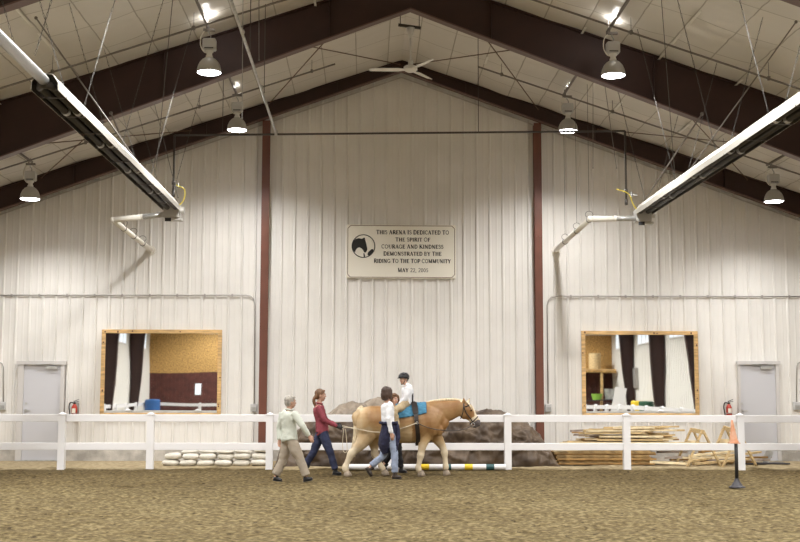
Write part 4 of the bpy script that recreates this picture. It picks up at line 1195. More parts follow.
# ------------------------------------------------------------------ people
def hand(bm, w, d, n, thumb, s=1.0, curl=.5, infl=0.0):
    """w wrist, d towards the fingers, n palm side, thumb = direction of the thumb side"""
    d = d.normalized(); n = (n - d * n.dot(d)).normalized(); sd = (thumb - d * thumb.dot(d) - n * thumb.dot(n)).normalized()
    loft(bm, [w - d * .02 * s, w + d * .025 * s, w + d * .07 * s, w + d * .092 * s], [(.024 * s + infl, .018 * s + infl), (.034 * s + infl, .016 * s + infl), (.041 * s + infl, .015 * s + infl), (.038 * s + infl, .012 * s + infl)], side=sd, n=12, sub=2)
    for i, ln in enumerate((.070, .080, .074, .058)):
        b = w + d * .085 * s + sd * (.030 - .020 * i) * s
        pts = [b - d * .02 * s]; dirv = d.copy(); p = b.copy(); a = curl * (.7 + .12 * i)
        pts.append(p.copy())
        for seg, fr in enumerate((.45, .32, .23)):
            ang = a * (.7 if seg == 0 else 1.0)
            dirv = (dirv * math.cos(ang) + n * math.sin(ang)).normalized()
            n_ = n - dirv * n.dot(dirv)
            p = p + dirv * ln * fr * s; pts.append(p.copy())
        r = .0088 * s + infl
        loft(bm, pts, [r, r, r, r * .93, r * .82], side=sd, n=8, sub=1)
    tb = w + d * .028 * s + sd * .026 * s
    t1 = tb + (d * .55 + sd * .65 + n * .35).normalized() * .035 * s; t2 = t1 + (d * .85 + sd * .2 + n * .45).normalized() * .032 * s; t3 = t2 + (d * .9 + n * .45).normalized() * .024 * s
    loft(bm, [tb - d * .015 * s, tb, t1, t2, t3], [.013 * s + infl, .014 * s + infl, .011 * s + infl, .010 * s + infl, .008 * s + infl], side=n, n=8, sub=1)

def shoe_mesh(heel, toe, s, r=.042, h=.10):
    heel, toe = V(heel), V(toe); d = (toe - heel); L_ = d.length; d.normalize()
    bm = nb(); side = d.cross(V((0, 0, 1))).normalized(); up = side.cross(d)
    loft(bm, [heel + d * .0 + up * .002, heel + d * L_ * .25, heel + d * L_ * .6, heel + d * L_ * .85, toe], [(r * .85, r * 1.05), (r * .85, r), (r * 1.08, r * .92), (r * 1.0, r * .72), (r * .6, r * .5)], side=side, n=14, sub=2, cap=.7)
    loft(bm, [heel + d * .03 + up * .01, heel + d * .035 + up * h], [(r * .9, r * 1.05), (r * .95, r * 1.05)], side=side, n=12, sub=1, cap=.3)
    # sole
    return bm, side, up, d, L_

class Fig: pass
def head_parts(t, c, fwd, up, s, skin, hair, hairstyle, bm_body):
    """adds the head to the body mesh and returns closures for the parts on it"""
    fwd = (fwd - up * fwd.dot(up)).normalized(); rt = fwd.cross(up).normalized()
    ax = (rt, fwd, up)
    q = lambda a, b, z: c + (rt * a + fwd * b + up * z) * s
    E = lambda bm, a, b, z, r, seg=16: ell(bm, q(a, b, z), (r[0] * s, r[1] * s, r[2] * s), ax, seg)
    E(bm_body, 0, -.008, .025, (.076, .096, .098))
    E(bm_body, 0, .025, -.035, (.060, .066, .075))
    E(bm_body, 0, .052, -.080, (.030, .030, .026))
    E(bm_body, 0, .020, -.060, (.054, .058, .045))
    E(bm_body, 0, .084, .028, (.050, .016, .012), 10)     # brow
    E(bm_body, 0, .102, -.012, (.013, .018, .016), 10); E(bm_body, 0, .092, .010, (.010, .014, .028), 10)   # nose
    E(bm_body, 0, .084, -.050, (.026, .014, .014), 10)    # mouth mound
    for sx in (-1, 1):
        E(bm_body, sx * .034, .072, -.022, (.022, .018, .02), 10)   # cheek
        E(bm_body, sx * .077, -.004, -.006, (.010, .020, .031), 10)  # ear
    def finish(body):
        for sx in (-1, 1):
            bm = nb(); E(bm, sx * .031, .0835, .010, (.0135, .009, .009), 10)
            o = obj('eye', bm, 'eye_white', body, smooth=True)
            bm = nb(); E(bm, sx * .031, .0905, .010, (.0062, .004, .0065), 8); obj('iris', bm, 'eye_dark', body, smooth=True)
            bm = nb(); loft(bm, [q(sx * .014, .098, .034), q(sx * .034, .096, .040), q(sx * .054, .080, .033)], [.004 * s, .0045 * s, .003 * s], sub=2, n=6); obj('eyebrow', bm, hair, body)
        bm = nb(); loft(bm, [q(-.024, .090, -.050), q(-.010, .098, -.048), q(0, .0985, -.0495), q(.010, .098, -.048), q(.024, .090, -.050)], [.003 * s, .006 * s, .006 * s, .006 * s, .003 * s], sub=2, n=6); obj('lips', bm, 'lips', body)
        bm = nb()
        if hairstyle == 'short':
            E(bm, 0, -.022, .042, (.088, .100, .096)); E(bm, 0, -.050, -.005, (.080, .066, .080)); E(bm, 0, .03, .095, (.060, .060, .030))
            E(bm, -.066, .0, .02, (.018, .03, .03)); E(bm, .066, .0, .02, (.018, .03, .03))
        elif hairstyle == 'bob':
            E(bm, 0, -.020, .045, (.092, .104, .096)); E(bm, 0, -.045, -.02, (.092, .082, .105)); E(bm, 0, -.05, -.085, (.085, .062, .05))
            for sx in (-1, 1): loft(bm, [q(sx * .070, .02, .07), q(sx * .086, .015, .0), q(sx * .080, .015, -.085)], [(.028 * s, .05 * s), (.02 * s, .05 * s), (.02 * s, .035 * s)], side=rt, n=10, sub=2)
            E(bm, 0, .055, .095, (.060, .040, .024))
        elif hairstyle == 'tail':
            E(bm, 0, -.022, .045, (.087, .102, .094)); E(bm, 0, -.055, .0, (.080, .062, .085))
            loft(bm, [q(0, -.09, -.02), q(0, -.125, -.06), q(0, -.13, -.12), q(.0, -.10, -.20), q(0, -.075, -.25)], [.040 * s, .034 * s, .034 * s, .026 * s, .012 * s], n=10, sub=2)
            E(bm, 0, .045, .095, (.060, .045, .026))
        elif hairstyle == 'helmet':
            E(bm, 0, -.045, -.01, (.074, .055, .06))
        me = union(bm, .0075, 2, lambda co, n: co + n * .003 * noise.noise(co * 60))
        obj('hair', me, hair, t, smooth=True)
    return finish, q, ax

def person(label, Y0, J, s, facing, skin, hair, hairstyle, top, bottom, shoes, gloves=None, headdir=None, build=1.0, top_hem=None, top_r=1.0, leg_r=1.0, neckline=True, tight=1.0, jacket=False, cat='person', group=None, collar=None):
    """J: pixel joints (px, py, dy).  *n = near (camera side), *f = far"""
    P = {k: at(v[0], v[1], Y0 + v[2]) for k, v in J.items() if isinstance(v, tuple)}
    for k, v in J.items():
        if isinstance(v, V): P[k] = v
    f = V((math.cos(R(facing)), math.sin(R(facing)), 0)); lat = V((-f.y, f.x, 0))   # lat points to far side for facing 0
    base = V((P['hip'].x, P['hip'].y, 0)) if 'seat' not in J else P['hip'].copy()
    t = thing('person', label, cat, base, group)
    UZ = V((0, 0, 1))
    up = (P['head'] - P['neck']).normalized(); hd = headdir if headdir is not None else f
    body = nb()
    finish, q, ax = head_parts(t, P['head'], hd, (UZ * .8 + up * .2).normalized(), s, skin, hair, hairstyle, body)
    b = build * s
    nk = P['neck']
    loft(body, [nk - UZ * .04 * s, nk + (P['head'] - nk) * .35, P['head'] - UZ * .05 * s], [.058 * s, .050 * s, .050 * s], side=lat, n=14, sub=2)
    torso = [nk - UZ * .035 * s, P['chest'] + UZ * .07 * s, P['chest'], P['waist'], P['hip'], P['hip'] - UZ * .07 * s]
    tr = [(.075 * b, .06 * b), (.125 * b, .075 * b), (.152 * b, .100 * b), (.125 * b, .093 * b), (.150 * b, .108 * b), (.12 * b, .09 * b)]
    loft(body, torso, tr, side=lat, n=20, sub=3)
    arms = {}
    for k in 'nf':
        if 'sh' + k not in P: continue
        sh, el, wr = P['sh' + k], P['el' + k], P['wr' + k]
        loft(body, [sh, sh.lerp(el, .5), el, el.lerp(wr, .35), wr], [.050 * b, .044 * b, .037 * b, .036 * b, .024 * b], side=f, n=12, sub=2)
        dirv = P['hd' + k] - wr
        pn = J.get('palm' + k, -lat if k == 'f' else lat); th = J.get('thumb' + k, f)
        if not isinstance(pn, V): pn = lat
        arms[k] = (wr, dirv, pn, th)
        hand(body, wr + dirv.normalized() * .01 * s, dirv, pn, th, s * .98, J.get('curl', .45) if not isinstance(J.get('curl', .45), tuple) else .45)
    legs = {}
    for k in 'nf':
        hp_, kn, an = P['hp' + k], P['kn' + k], P['an' + k]
        loft(body, [hp_ + UZ * .02 * s, hp_.lerp(kn, .4), kn, kn.lerp(an, .35), an], [.085 * b, .078 * b, .053 * b, .054 * b, .036 * b], side=f, n=14, sub=2)
        toe, heel = P['to' + k], P['he' + k]
        loft(body, [heel, heel.lerp(toe, .6), toe], [.028 * s, .03 * s, .018 * s], side=lat, n=10, sub=2)
        loft(body, [an, heel.lerp(toe, .2)], [.035 * s, .030 * s], n=10, sub=1)
    bo = obj('body', union(body, .0075, 3), skin, t, smooth=True)
    finish(bo)
    # ---- top
    wrk = lambda k=1.0: (lambda co, n: co + n * k * (.006 * noise.noise(V((co.x * 9, co.y * 9, co.z * 14))) + .003 * noise.noise(co * 32)))
    bm = nb(); tt = top_r * b
    hem = P['hip'] - UZ * (top_hem if top_hem is not None else 0) * s
    tp = [nk - UZ * .025 * s, nk - UZ * .05 * s, P['chest'] + UZ * .075 * s, P['chest'], P['waist'], P['hip'].lerp(hem, .4), hem]
    rads = [(.070 * tt, .062 * tt), (.105 * tt, .075 * tt), (.168 * tt, .100 * tt), (.176 * tt, .122 * tt), (.150 * tt * tight, .118 * tt * tight), (.172 * tt * tight, .132 * tt * tight), (.172 * tt * tight, .132 * tt * tight)]
    loft(bm, tp, rads, side=lat, n=22, sub=3, cap=.12)
    for k in 'nf':
        if 'sh' + k not in P: continue
        sh, el, wr = P['sh' + k], P['el' + k], P['wr' + k]
        ra = .060 * tt
        loft(bm, [sh + UZ * .005, sh.lerp(el, .5), el, el.lerp(wr, .5), wr - (wr - el).normalized() * .005], [ra * 1.04, ra, ra * .86, ra * .76, ra * .66], side=f, n=14, sub=2, cap=.5)
    o = obj('jacket' if jacket else 'shirt', union(bm, .010, 3, wrk(1.4)), top, t, smooth=True)
    if collar:
        bm = nb(); ringp = [nk + (lat * math.cos(a) * .062 + f * (math.sin(a) * .058 + .004)) * s + UZ * (.005 + .012 * -math.sin(a)) * s for a in [i * math.pi / 8 for i in range(17)]]
        loft(bm, ringp, [(.016 * s, .022 * s)] * 17, side=UZ, n=8, sub=1, cap=.3); obj('collar', bm, top, o, smooth=True)
    # ---- bottom
    bm = nb(); lr = leg_r * b
    loft(bm, [P['hip'] + UZ * .09 * s, P['hip'], P['hip'] - UZ * .09 * s], [(.140 * b, .108 * b), (.165 * b, .124 * b), (.14 * b, .11 * b)], side=lat, n=18, sub=2, cap=.4)
    for k in 'nf':
        hp_, kn, an = P['hp' + k], P['kn' + k], P['an' + k]
        loft(bm, [hp_ + UZ * .03 * s, hp_.lerp(kn, .45), kn, kn.lerp(an, .5), an], [.098 * b, .090 * lr, .070 * lr, .066 * lr, .064 * lr], side=f, n=16, sub=2, cap=.25)
    obj('trousers', union(bm, .010, 3, wrk(1.5)), bottom, t, smooth=True)
    for k in 'nf':
        bm, side, up_, d, L_ = shoe_mesh(P['he' + k], P['to' + k], s, .040 * s)
        me = union(bm, .007, 2); so = obj('shoe', me, shoes, t, smooth=True)
        bm = nb(); he, to = V(P['he' + k]), V(P['to' + k])
        loft(bm, [he - up_ * .036 * s - d * .02 * s, he.lerp(to, .3) - up_ * .036 * s, he.lerp(to, .7) - up_ * .034 * s, to - up_ * .022 * s + d * .015 * s], [(.036 * s, .008 * s), (.034 * s, .008 * s), (.044 * s, .008 * s), (.026 * s, .007 * s)], side=side, n=12, sub=2, cap=.5)
        obj('sole', bm, 'black_rubber', so, smooth=True)
    if gloves:
        for k, (wr, dv, pn, th) in arms.items():
            bm = nb(); hand(bm, wr + dv.normalized() * .01 * s, dv, pn, th, s, J.get('curl', .45), .004)
            loft(bm, [wr - dv.normalized() * .03, wr + dv.normalized() * .02], [.034 * s, .032 * s], n=12, sub=1, cap=.3)
            obj('glove', union(bm, .007, 2), gloves, t, smooth=True)
    return t, P, q, ax, f, lat

def ground(px, py, Y, z):
    p = at(px, py, Y); p.z = z; return p

G = .045
# --- walker in pale jacket
Y1 = 20.95
J = dict(head=(290.5, 402.2, 0), neck=(288.8, 410.0, 0), chest=(288.3, 417.5, 0), waist=(289.0, 428, 0), hip=(289.3, 438, 0),
         shn=(294.2, 413.8, -.13), eln=(302.6, 426, -.20), wrn=(308.8, 435.2, -.16), hdn=(311.2, 439.2, -.16),
         shf=(283.2, 413.8, .13), elf=(279.6, 427.5, .16), wrf=(279.4, 439.5, .10), hdf=(279.4, 444.5, .08),
         hpn=(291.2, 441.5, -.075), knn=(300.3, 459.5, -.09), ann=(306.0, 474.8, -.10), 
         hpf=(287.2, 441.5, .075), knf=(283.0, 460, .08), anf=(276.4, 475.0, .08), curl=.5)
J['hen'] = ground(304.2, 478, Y1 - .10, .055); J['ton'] = ground(312.0, 478, Y1 - .08, .075)
J['hef'] = ground(274.2, 478, Y1 + .08, .060); J['tof'] = ground(281.5, 480, Y1 + .10, G - .005)
J['ann'] = V((J['hen'].x + .03, Y1 - .10, .13)); J['anf'] = V((J['hef'].x + .03, Y1 + .08, .135))
m1 = person('grey-haired person in a pale jacket and khaki trousers, walking last of the group', Y1, J, .93, 22, 'skin', 'hair_grey', 'short', 'jacket_pale', 'khaki', 'shoe_black', top_hem=.03, top_r=1.16, leg_r=1.22, build=1.0, jacket=True, collar=True)

# --- woman in wine shirt driving the long reins
Y2 = 22.95
J = dict(head=(320.6, 395.6, 0), neck=(319.0, 403.6, 0), chest=(319.2, 411, 0), waist=(321.2, 421, 0), hip=(322.2, 430.5, 0),
         shn=(317.6, 407.6, -.15), eln=(324.6, 420.5, -.20), wrn=(336.4, 426.2, -.12), hdn=(341.2, 427.8, -.10),
         shf=(320.0, 407.6, .15), elf=(326.0, 420, .20), wrf=(335.6, 424.6, .10), hdf=(340.2, 426.0, .08),
         hpn=(323.0, 433.5, -.07), knn=(330.2, 452.5, -.08), ann=(334.5, 468, -.08), hpf=(320.6, 433.5, .07), knf=(314.0, 451, .08), anf=(306.6, 464.5, .08), curl=1.1)
J['hen'] = ground(333.4, 471, Y2 - .08, G); J['ton'] = ground(341.0, 471, Y2 - .08, G - .012)
J['hef'] = V((at(303.2, 470, Y2).x, Y2 + .08, .13)); J['tof'] = ground(308.0, 471, Y2 + .08, G - .01)
J['ann'] = V((J['hen'].x + .03, Y2 - .08, .12)); J['anf'] = V((J['hef'].x + .05, Y2 + .08, .20))
J['palmn'] = V((0, 1, -.3)); J['thumbn'] = V((0, 0, 1)); J['palmf'] = V((0, -1, -.3)); J['thumbf'] = V((0, 0, 1))
w2 = person('brown-haired woman in a wine red shirt and dark jeans holding the long reins', Y2, J, .95, 3, 'skin', 'hair_brown', 'tail', 'shirt_wine', 'jeans_dark', 'shoe_black', gloves='glove_black', top_hem=.03, top_r=1.0, leg_r=1.1, build=.98, collar=True)

# --- woman in white beside the horse
Y3 = 21.85
J = dict(head=(386.9, 393.6, 0), neck=(387.2, 401.5, 0), chest=(387.4, 408.5, 0), waist=(388.0, 420, 0), hip=(388.6, 429.5, 0),
         shn=(390.2, 405.2, -.15), eln=(388.6, 418.8, -.21), wrn=(391.2, 432.6, -.20), hdn=(392.4, 437.8, -.19),
         shf=(384.8, 405.2, .14), elf=(384.5, 419, .17), wrf=(390.5, 428, .20), hdf=(393.5, 431.5, .21),
         hpn=(389.8, 433, -.07), knn=(394.6, 453.5, -.08), ann=(393.8, 470, -.08), hpf=(387.6, 433, .07), knf=(383.2, 455.5, .07), anf=(372.6, 465, .07), curl=.5)
J['hen'] = ground(393.0, 474, Y3 - .08, G); J['ton'] = ground(401.0, 474, Y3 - .08, G - .008)
J['ann'] = V((J['hen'].x + .03, Y3 - .08, .125))
J['hef'] = V((at(367.6, 467, Y3).x, Y3 + .07, .185)); J['tof'] = ground(371.8, 474, Y3 + .07, G + .005)
J['anf'] = V((J['hef'].x + .075, Y3 + .07, .235))
w3 = person('dark-haired woman in a white shirt with a navy jacket tied at her waist', Y3, J, .95, 18, 'skin', 'hair_dark', 'bob', 'shirt_white', 'jeans_pale', 'shoe_brown', top_hem=-.02, top_r=1.0, leg_r=1.0, build=1.0, headdir=V((.75, .66, 0)))
# jacket knotted round the waist
t, P, q, ax, f, lat = w3
bm = nb(); h = P['hip']; wv = P['waist']
sk = [h + V((0, 0, .12)), h, h - V((.03, 0, .14)), h - V((.06, 0, .28)), h - V((.04, 0, .42))]
loft(bm, sk, [(.155, .128), (.172, .140), (.168, .140), (.140, .120), (.07, .07)], side=lat, n=22, sub=3, cap=.2)
hang = [h + f * .12 - lat * .10 + V((0, 0, .08)), h + f * .13 - lat * .12 - V((0, 0, .15)), h + f * .09 - lat * .12 - V((0, 0, .42))]
loft(bm, hang, [(.05, .04), (.06, .045), (.04, .03)], side=lat, n=12, sub=2)
tube(bm, [h + (lat * math.cos(a) * .178 + f * math.sin(a) * .148) + V((0, 0, .12)) for a in [i * math.pi / 10 for i in range(21)]], .026, 8)
me = union(bm, .010, 2, lambda co, n: co + n * (.014 * noise.noise(V((co.x * 16, co.y * 16, co.z * 4))) + .006 * noise.noise(co * 25)))
obj('tied_jacket', me, 'navy_cloth', t, smooth=True)

# --- side walker beyond the horse
Y4 = 23.55
J = dict(head=(394.4, 399.6, 0), neck=(395.0, 407.2, 0), chest=(395.2, 414, 0), waist=(395.6, 424, 0), hip=(396.0, 432.5, 0),
         shn=(395.8, 410.4, -.15), eln=(399.2, 421.6, -.20), wrn=(404.6, 417.6, -.22), hdn=(408.6, 414.6, -.24),
         shf=(394.6, 410.4, .15), elf=(393.2, 422.5, .2), wrf=(395.2, 433.5, .19), hdf=(396.2, 438, .18),
         hpn=(396.8, 436, -.07), knn=(398.8, 453, -.08), ann=(400.5, 466, -.08), hpf=(395.2, 436, .07), knf=(391.0, 453, .07), anf=(385.5, 463.6, .07), curl=.5)
J['hen'] = ground(399.4, 468, Y4 - .08, G); J['ton'] = ground(406.6, 468, Y4 - .08, G - .01); J['ann'] = V((J['hen'].x + .03, Y4 - .08, .12))
J['hef'] = V((at(382.5, 468, Y4).x, Y4 + .07, .13)); J['tof'] = ground(387.6, 468, Y4 + .07, G - .01); J['anf'] = V((J['hef'].x + .05, Y4 + .07, .20))
w4 = person('mostly hidden helper in black trousers walking on the far side of the horse', Y4, J, .92, -12, 'skin_light', 'hair_brown', 'bob', 'shirt_wine', 'pants_black', 'shoe_black', top_hem=.0, headdir=V((.35, -.93, 0)))
for c in w4[0].children:
    if c.name.startswith('shirt'): c.data.materials[0] = MATS['navy_cloth']

# ------------------------------------------------------------------ horse
YH = 22.75
def H(px, py, dy=0): return at(px, py, YH + dy)
M = 1 / 52.9
ht = thing('horse', 'palomino horse with flaxen mane walking right behind the fence line', 'horse', (H(400, 440).x, YH, 0))
ht['label'] = 'golden horse with flaxen mane and tail, walking right with the rider'
bm = nb(); LT = V((0, 1, 0))
loft(bm, [H(358.5, 420), H(362, 419.5), H(369, 420.5), H(379, 422), H(391, 423.2), H(405, 424), H(417, 423.4), H(428, 422), H(436, 422), H(441, 424.5)],
     [(.13, 9.5 * M), (.20, 12 * M), (.265, 14.6 * M), (.285, 16.2 * M), (.30, 18 * M), (.305, 19.2 * M), (.275, 19.6 * M), (.25, 18.8 * M), (.215, 15.5 * M), (.14, 10 * M)], side=LT, n=26, sub=3)
loft(bm, [H(425, 417), H(436, 413.5), H(447, 410.8), H(456, 408.4), H(463, 406.6)], [(.17, 14.5 * M), (.135, 13 * M), (.105, 10.6 * M), (.085, 8.6 * M), (.078, 6.4 * M)], side=LT, n=20, sub=3)
loft(bm, [H(462.6, 405.6), H(466.3, 409.6), H(469.5, 413.8), H(472.8, 417.8), H(475.6, 421.2), H(477.0, 422.8)], [(.075, 5.8 * M), (.098, 7.2 * M), (.085, 6.6 * M), (.068, 5.2 * M), (.062, 4.6 * M), (.056, 4.0 * M)], side=LT, n=20, sub=3)
ell(bm, H(464.5, 413.5), (.10, .085, .11), seg=14)     # cheek
ell(bm, H(474.6, 425.4), (.050, .045, .040), seg=12)   # chin
for s in (-1, 1):
    ell(bm, H(470.8, 410.4, s * .078), (.035, .016, .024), seg=10)  # eye socket
    ell(bm, H(478.0, 422.6, s * .035), (.022, .022, .024), seg=10)  # nostril
    loft(bm, [H(464.6 if s < 0 else 467.2, 403.6, s * .045), H(464.0 if s < 0 else 468.6, 400.8, s * .06), H(463.6 if s < 0 else 469.6, 397.8, s * .062)], [(.022, .03), (.022, .036), (.006, .008)], side=LT, n=10, sub=2)
    ell(bm, H(431, 424, s * .15), (.17, .10, .24), seg=14)      # shoulder
    ell(bm, H(366, 424, s * .13), (.17, .14, .26), seg=14)      # haunch
    ell(bm, H(439, 430, s * .10), (.08, .09, .12), seg=12)      # breast
legs = {
 'hn': (-.15, [(367, 427, .18, .12), (366.5, 435, .155, .10), (361, 444, .098, .078), (354.5, 450.5, .066, .052), (351.2, 454, .064, .048), (348.8, 459, .043, .036), (346.6, 464, .037, .033), (345.2, 467.3, .047, .043), (346.0, 470.6, .042, .040)], (347.2, 473)),
 'hf': (.15, [(371, 427, .18, .12), (372.5, 436, .13, .10), (374, 445, .085, .07), (374.6, 450.5, .06, .05), (375.0, 454, .062, .048), (377.2, 459, .042, .036), (379.6, 463.4, .037, .033), (381.4, 466.6, .046, .042), (383.4, 469.2, .042, .040)], (384.8, 471.2)),
 'fn': (-.14, [(427, 430, .14, .10), (424.5, 438, .105, .08), (422.4, 446, .072, .06), (421.2, 452, .056, .050), (420.6, 455.4, .056, .050), (419.8, 460, .038, .034), (418.8, 464.4, .034, .032), (418.0, 467.6, .044, .042), (419.4, 470.8, .040, .040)], (421.0, 473)),
 'ff': (.13, [(432, 431, .13, .10), (437.2, 438.5, .098, .08), (441.2, 444.6, .070, .06), (443.6, 449.4, .055, .050), (444.4, 452.6, .056, .050), (445.0, 457.6, .038, .034), (445.4, 462.2, .034, .032), (445.6, 465.6, .044, .042), (445.9, 468.6, .040, .040)], (446.2, 471)),
}
hooves = []
for k, (dy, pts, hf_) in legs.items():
    pp = [H(a, b, dy * (1 if i > 1 else .8)) for i, (a, b, _, _) in enumerate(pts)]
    pp = [V((p.x, p.y, max(p.z, .10))) for p in pp]
    loft(bm, pp, [(w * 1.15 + (.008 if i > 3 else 0), l * 1.15 + (.010 if i > 3 else 0)) for i, (_, _, l, w) in enumerate(pts)], side=LT, n=14, sub=2, cap=.6)
    hooves.append((H(hf_[0], hf_[1], dy), pp[-1]))
def hdisp(co, n):
    return co + n * .006 * noise.noise(co * 4)
me = union(bm, .0125, 5, hdisp)
# paleness of the coat: legs, flank, face and tail head are creamy
atr = me.attributes.new('pale', 'FLOAT', 'POINT')
xb0 = H(357, 420).x; xh = H(461, 408).x
hA, hB = H(464, 400), H(480, 424)
vals = []
for v in me.vertices:
    co = v.co; p = 0.06
    z = co.z
    p = max(p, min(1, (.86 - z) / .42))                          # down the legs
    p = max(p, min(.65, (xb0 + .28 - co.x) / .30))              # buttock
    if z < 1.0 and co.x < H(412, 440).x: p = max(p, min(.6, (1.02 - z) / .25))   # belly and flank
    if co.x > H(459, 410).x and z > 1.0:                          # face: blaze along the front line
        d = (hB - hA); w = (co - hA); k = (w.x * d.z - w.z * d.x) / math.hypot(d.x, d.z)
        if k < .075 and abs(co.y - YH) < .055: p = 1.0
        tt_ = (w.x * d.x + w.z * d.z) / (d.x ** 2 + d.z ** 2)
        if tt_ > .66: p = max(p, .95)
    vals.append(p)
atr.data.foreach_set('value', vals)
hb = obj('body', me, 'horse_coat', ht, smooth=True)
for c, f_ in hooves:
    bm = nb(); x, y = c.x, c.y
    loft(bm, [(x + .012, y, -.004), (x + .008, y, .03), (x - .012, y, .085)], [(.068, .074), (.064, .068), (.052, .054)], side=LT, n=16, sub=1, cap=0)
    loft(bm, [(x - .012, y, .08), f_], [(.044, .046), (.043, .044)], side=LT, n=12, sub=1, cap=.3)
    o = obj('hoof', bm, 'hoof', hb, smooth=True)
bm = nb()
for s in (-1, 1): ell(bm, H(471.2, 410.6, s * .090), (.017, .010, .014), seg=10)
obj('eye', bm, 'eye_dark', hb, smooth=True)
bm = nb(); 
loft(bm, [H(475.6, 421.6), H(477.2, 423.2), H(477.8, 424.0)], [(.066, 4.6 * M), (.062, 4.1 * M), (.052, 3.2 * M)], side=LT, n=16, sub=2); ell(bm, H(475.0, 426.0), (.05, .048, .036))
for s in (-1, 1): ell(bm, H(478.3, 422.6, s * .037), (.024, .024, .026), seg=10)
obj('muzzle', union(bm, .008, 3), 'muzzle_grey', hb, smooth=True)
# mane: along the crest, falling to the far side, with forelock
bm = nb()
crest = [(424, 403.8), (432, 401.6), (440, 400.4), (449, 399.8), (457, 400.2), (463, 401.4)]
loft(bm, [H(a, b - .2, .02) for a, b in crest], [(.03, .016), (.04, .024), (.044, .028), (.044, .030), (.042, .028), (.03, .024)], side=LT, n=10, sub=3)
rr = random.Random(2)
for i in range(44):
    u = i / 43; a = 425 + u * 38; top = 401.0 + (1 - u) * 2.0 - .4; ln = rr.uniform(8, 15)
    loft(bm, [H(a, top, .05), H(a + rr.uniform(-1, 0), top + ln * .4, .165 - u * .03), H(a - rr.uniform(.5, 2), top + ln, .19 - u * .05)], [(.014, .03), (.012, .032), (.004, .012)], side=LT, n=6, sub=2)
for i in range(9):
    y = (i - 4) * .012
    loft(bm, [H(465.5, 401.2, y), H(469.2, 404.8, y * 1.6), H(472.2 + rr.uniform(-.5, .6), 410.5 + rr.uniform(-1, 2), y * 2)], [(.016, .016), (.016, .014), (.005, .005)], side=LT, n=6, sub=2)
obj('mane', union(bm, .008, 2), 'mane', ht, smooth=True)
bm = nb()
loft(bm, [H(361.5, 407.6), H(358.6, 411), H(356.6, 420), H(356.4, 432), H(355.0, 444), H(352.4, 454), H(351.4, 460)], [(.04, .04), (.055, .05), (.065, .055), (.075, .06), (.08, .062), (.06, .05), (.02, .02)], side=LT, n=14, sub=3)
for i in range(14):
    y = rr.uniform(-.06, .06); o_ = rr.uniform(-1.6, 1.6)
    loft(bm, [H(357.5 + o_ * .4, 416, y * .6), H(356.6 + o_, 434, y), H(353 + o_, 455 + rr.uniform(-2, 6), y)], [.014, .014, .004], n=6, sub=3)
obj('tail', union(bm, .009, 2, lambda co, n: co + n * .008 * noise.noise(V((co.x * 30, co.y * 30, co.z * 3)))), 'mane', ht, smooth=True)

# helper: horse barrel surface (for tack); cross section centre and radii at a pixel column
SEC = [(358.5, 420, .13, 9.5), (362, 419.5, .20, 12), (369, 420.5, .265, 14.6), (379, 422, .285, 16.2), (391, 423.2, .30, 18), (405, 424, .305, 19.2), (417, 423.4, .275, 19.6), (428, 422, .25, 18.8), (436, 422, .215, 15.5)]
def barrel(px, ang, off=.012):
    """ang 0 = top, 90 = near side, 180 = belly"""
    for (a, b) in zip(SEC, SEC[1:]):
        if a[0] <= px <= b[0]:
            k = (px - a[0]) / (b[0] - a[0]); k = k * k * (3 - 2 * k)
            cy, ry, rv = [a[i] + (b[i] - a[i]) * k for i in (1, 2, 3)]
            break
    c = H(px, cy)
    return V((c.x, c.y - (ry + off) * math.sin(R(ang)), c.z + (rv * M + off) * math.cos(R(ang))))
def strap(bm, px_of, a0, a1, w, off=.014, n=40):
    rows = []
    for i in range(n + 1):
        a = a0 + (a1 - a0) * i / n; p0, p1 = px_of(abs(a)) - w / 2, px_of(abs(a)) + w / 2
        rows.append([bm.verts.new(barrel(p0, a, off)), bm.verts.new(barrel(p1, a, off)), bm.verts.new(barrel(p1, a, off + .012)), bm.verts.new(barrel(p0, a, off + .012))])
    for p, q in zip(rows, rows[1:]):
        for i in range(4): bm.faces.new((p[i], p[(i + 1) % 4], q[(i + 1) % 4], q[i]))
    if abs(a1 - a0) < 359:
        bm.faces.new(rows[0]); bm.faces.new(rows[-1][::-1])
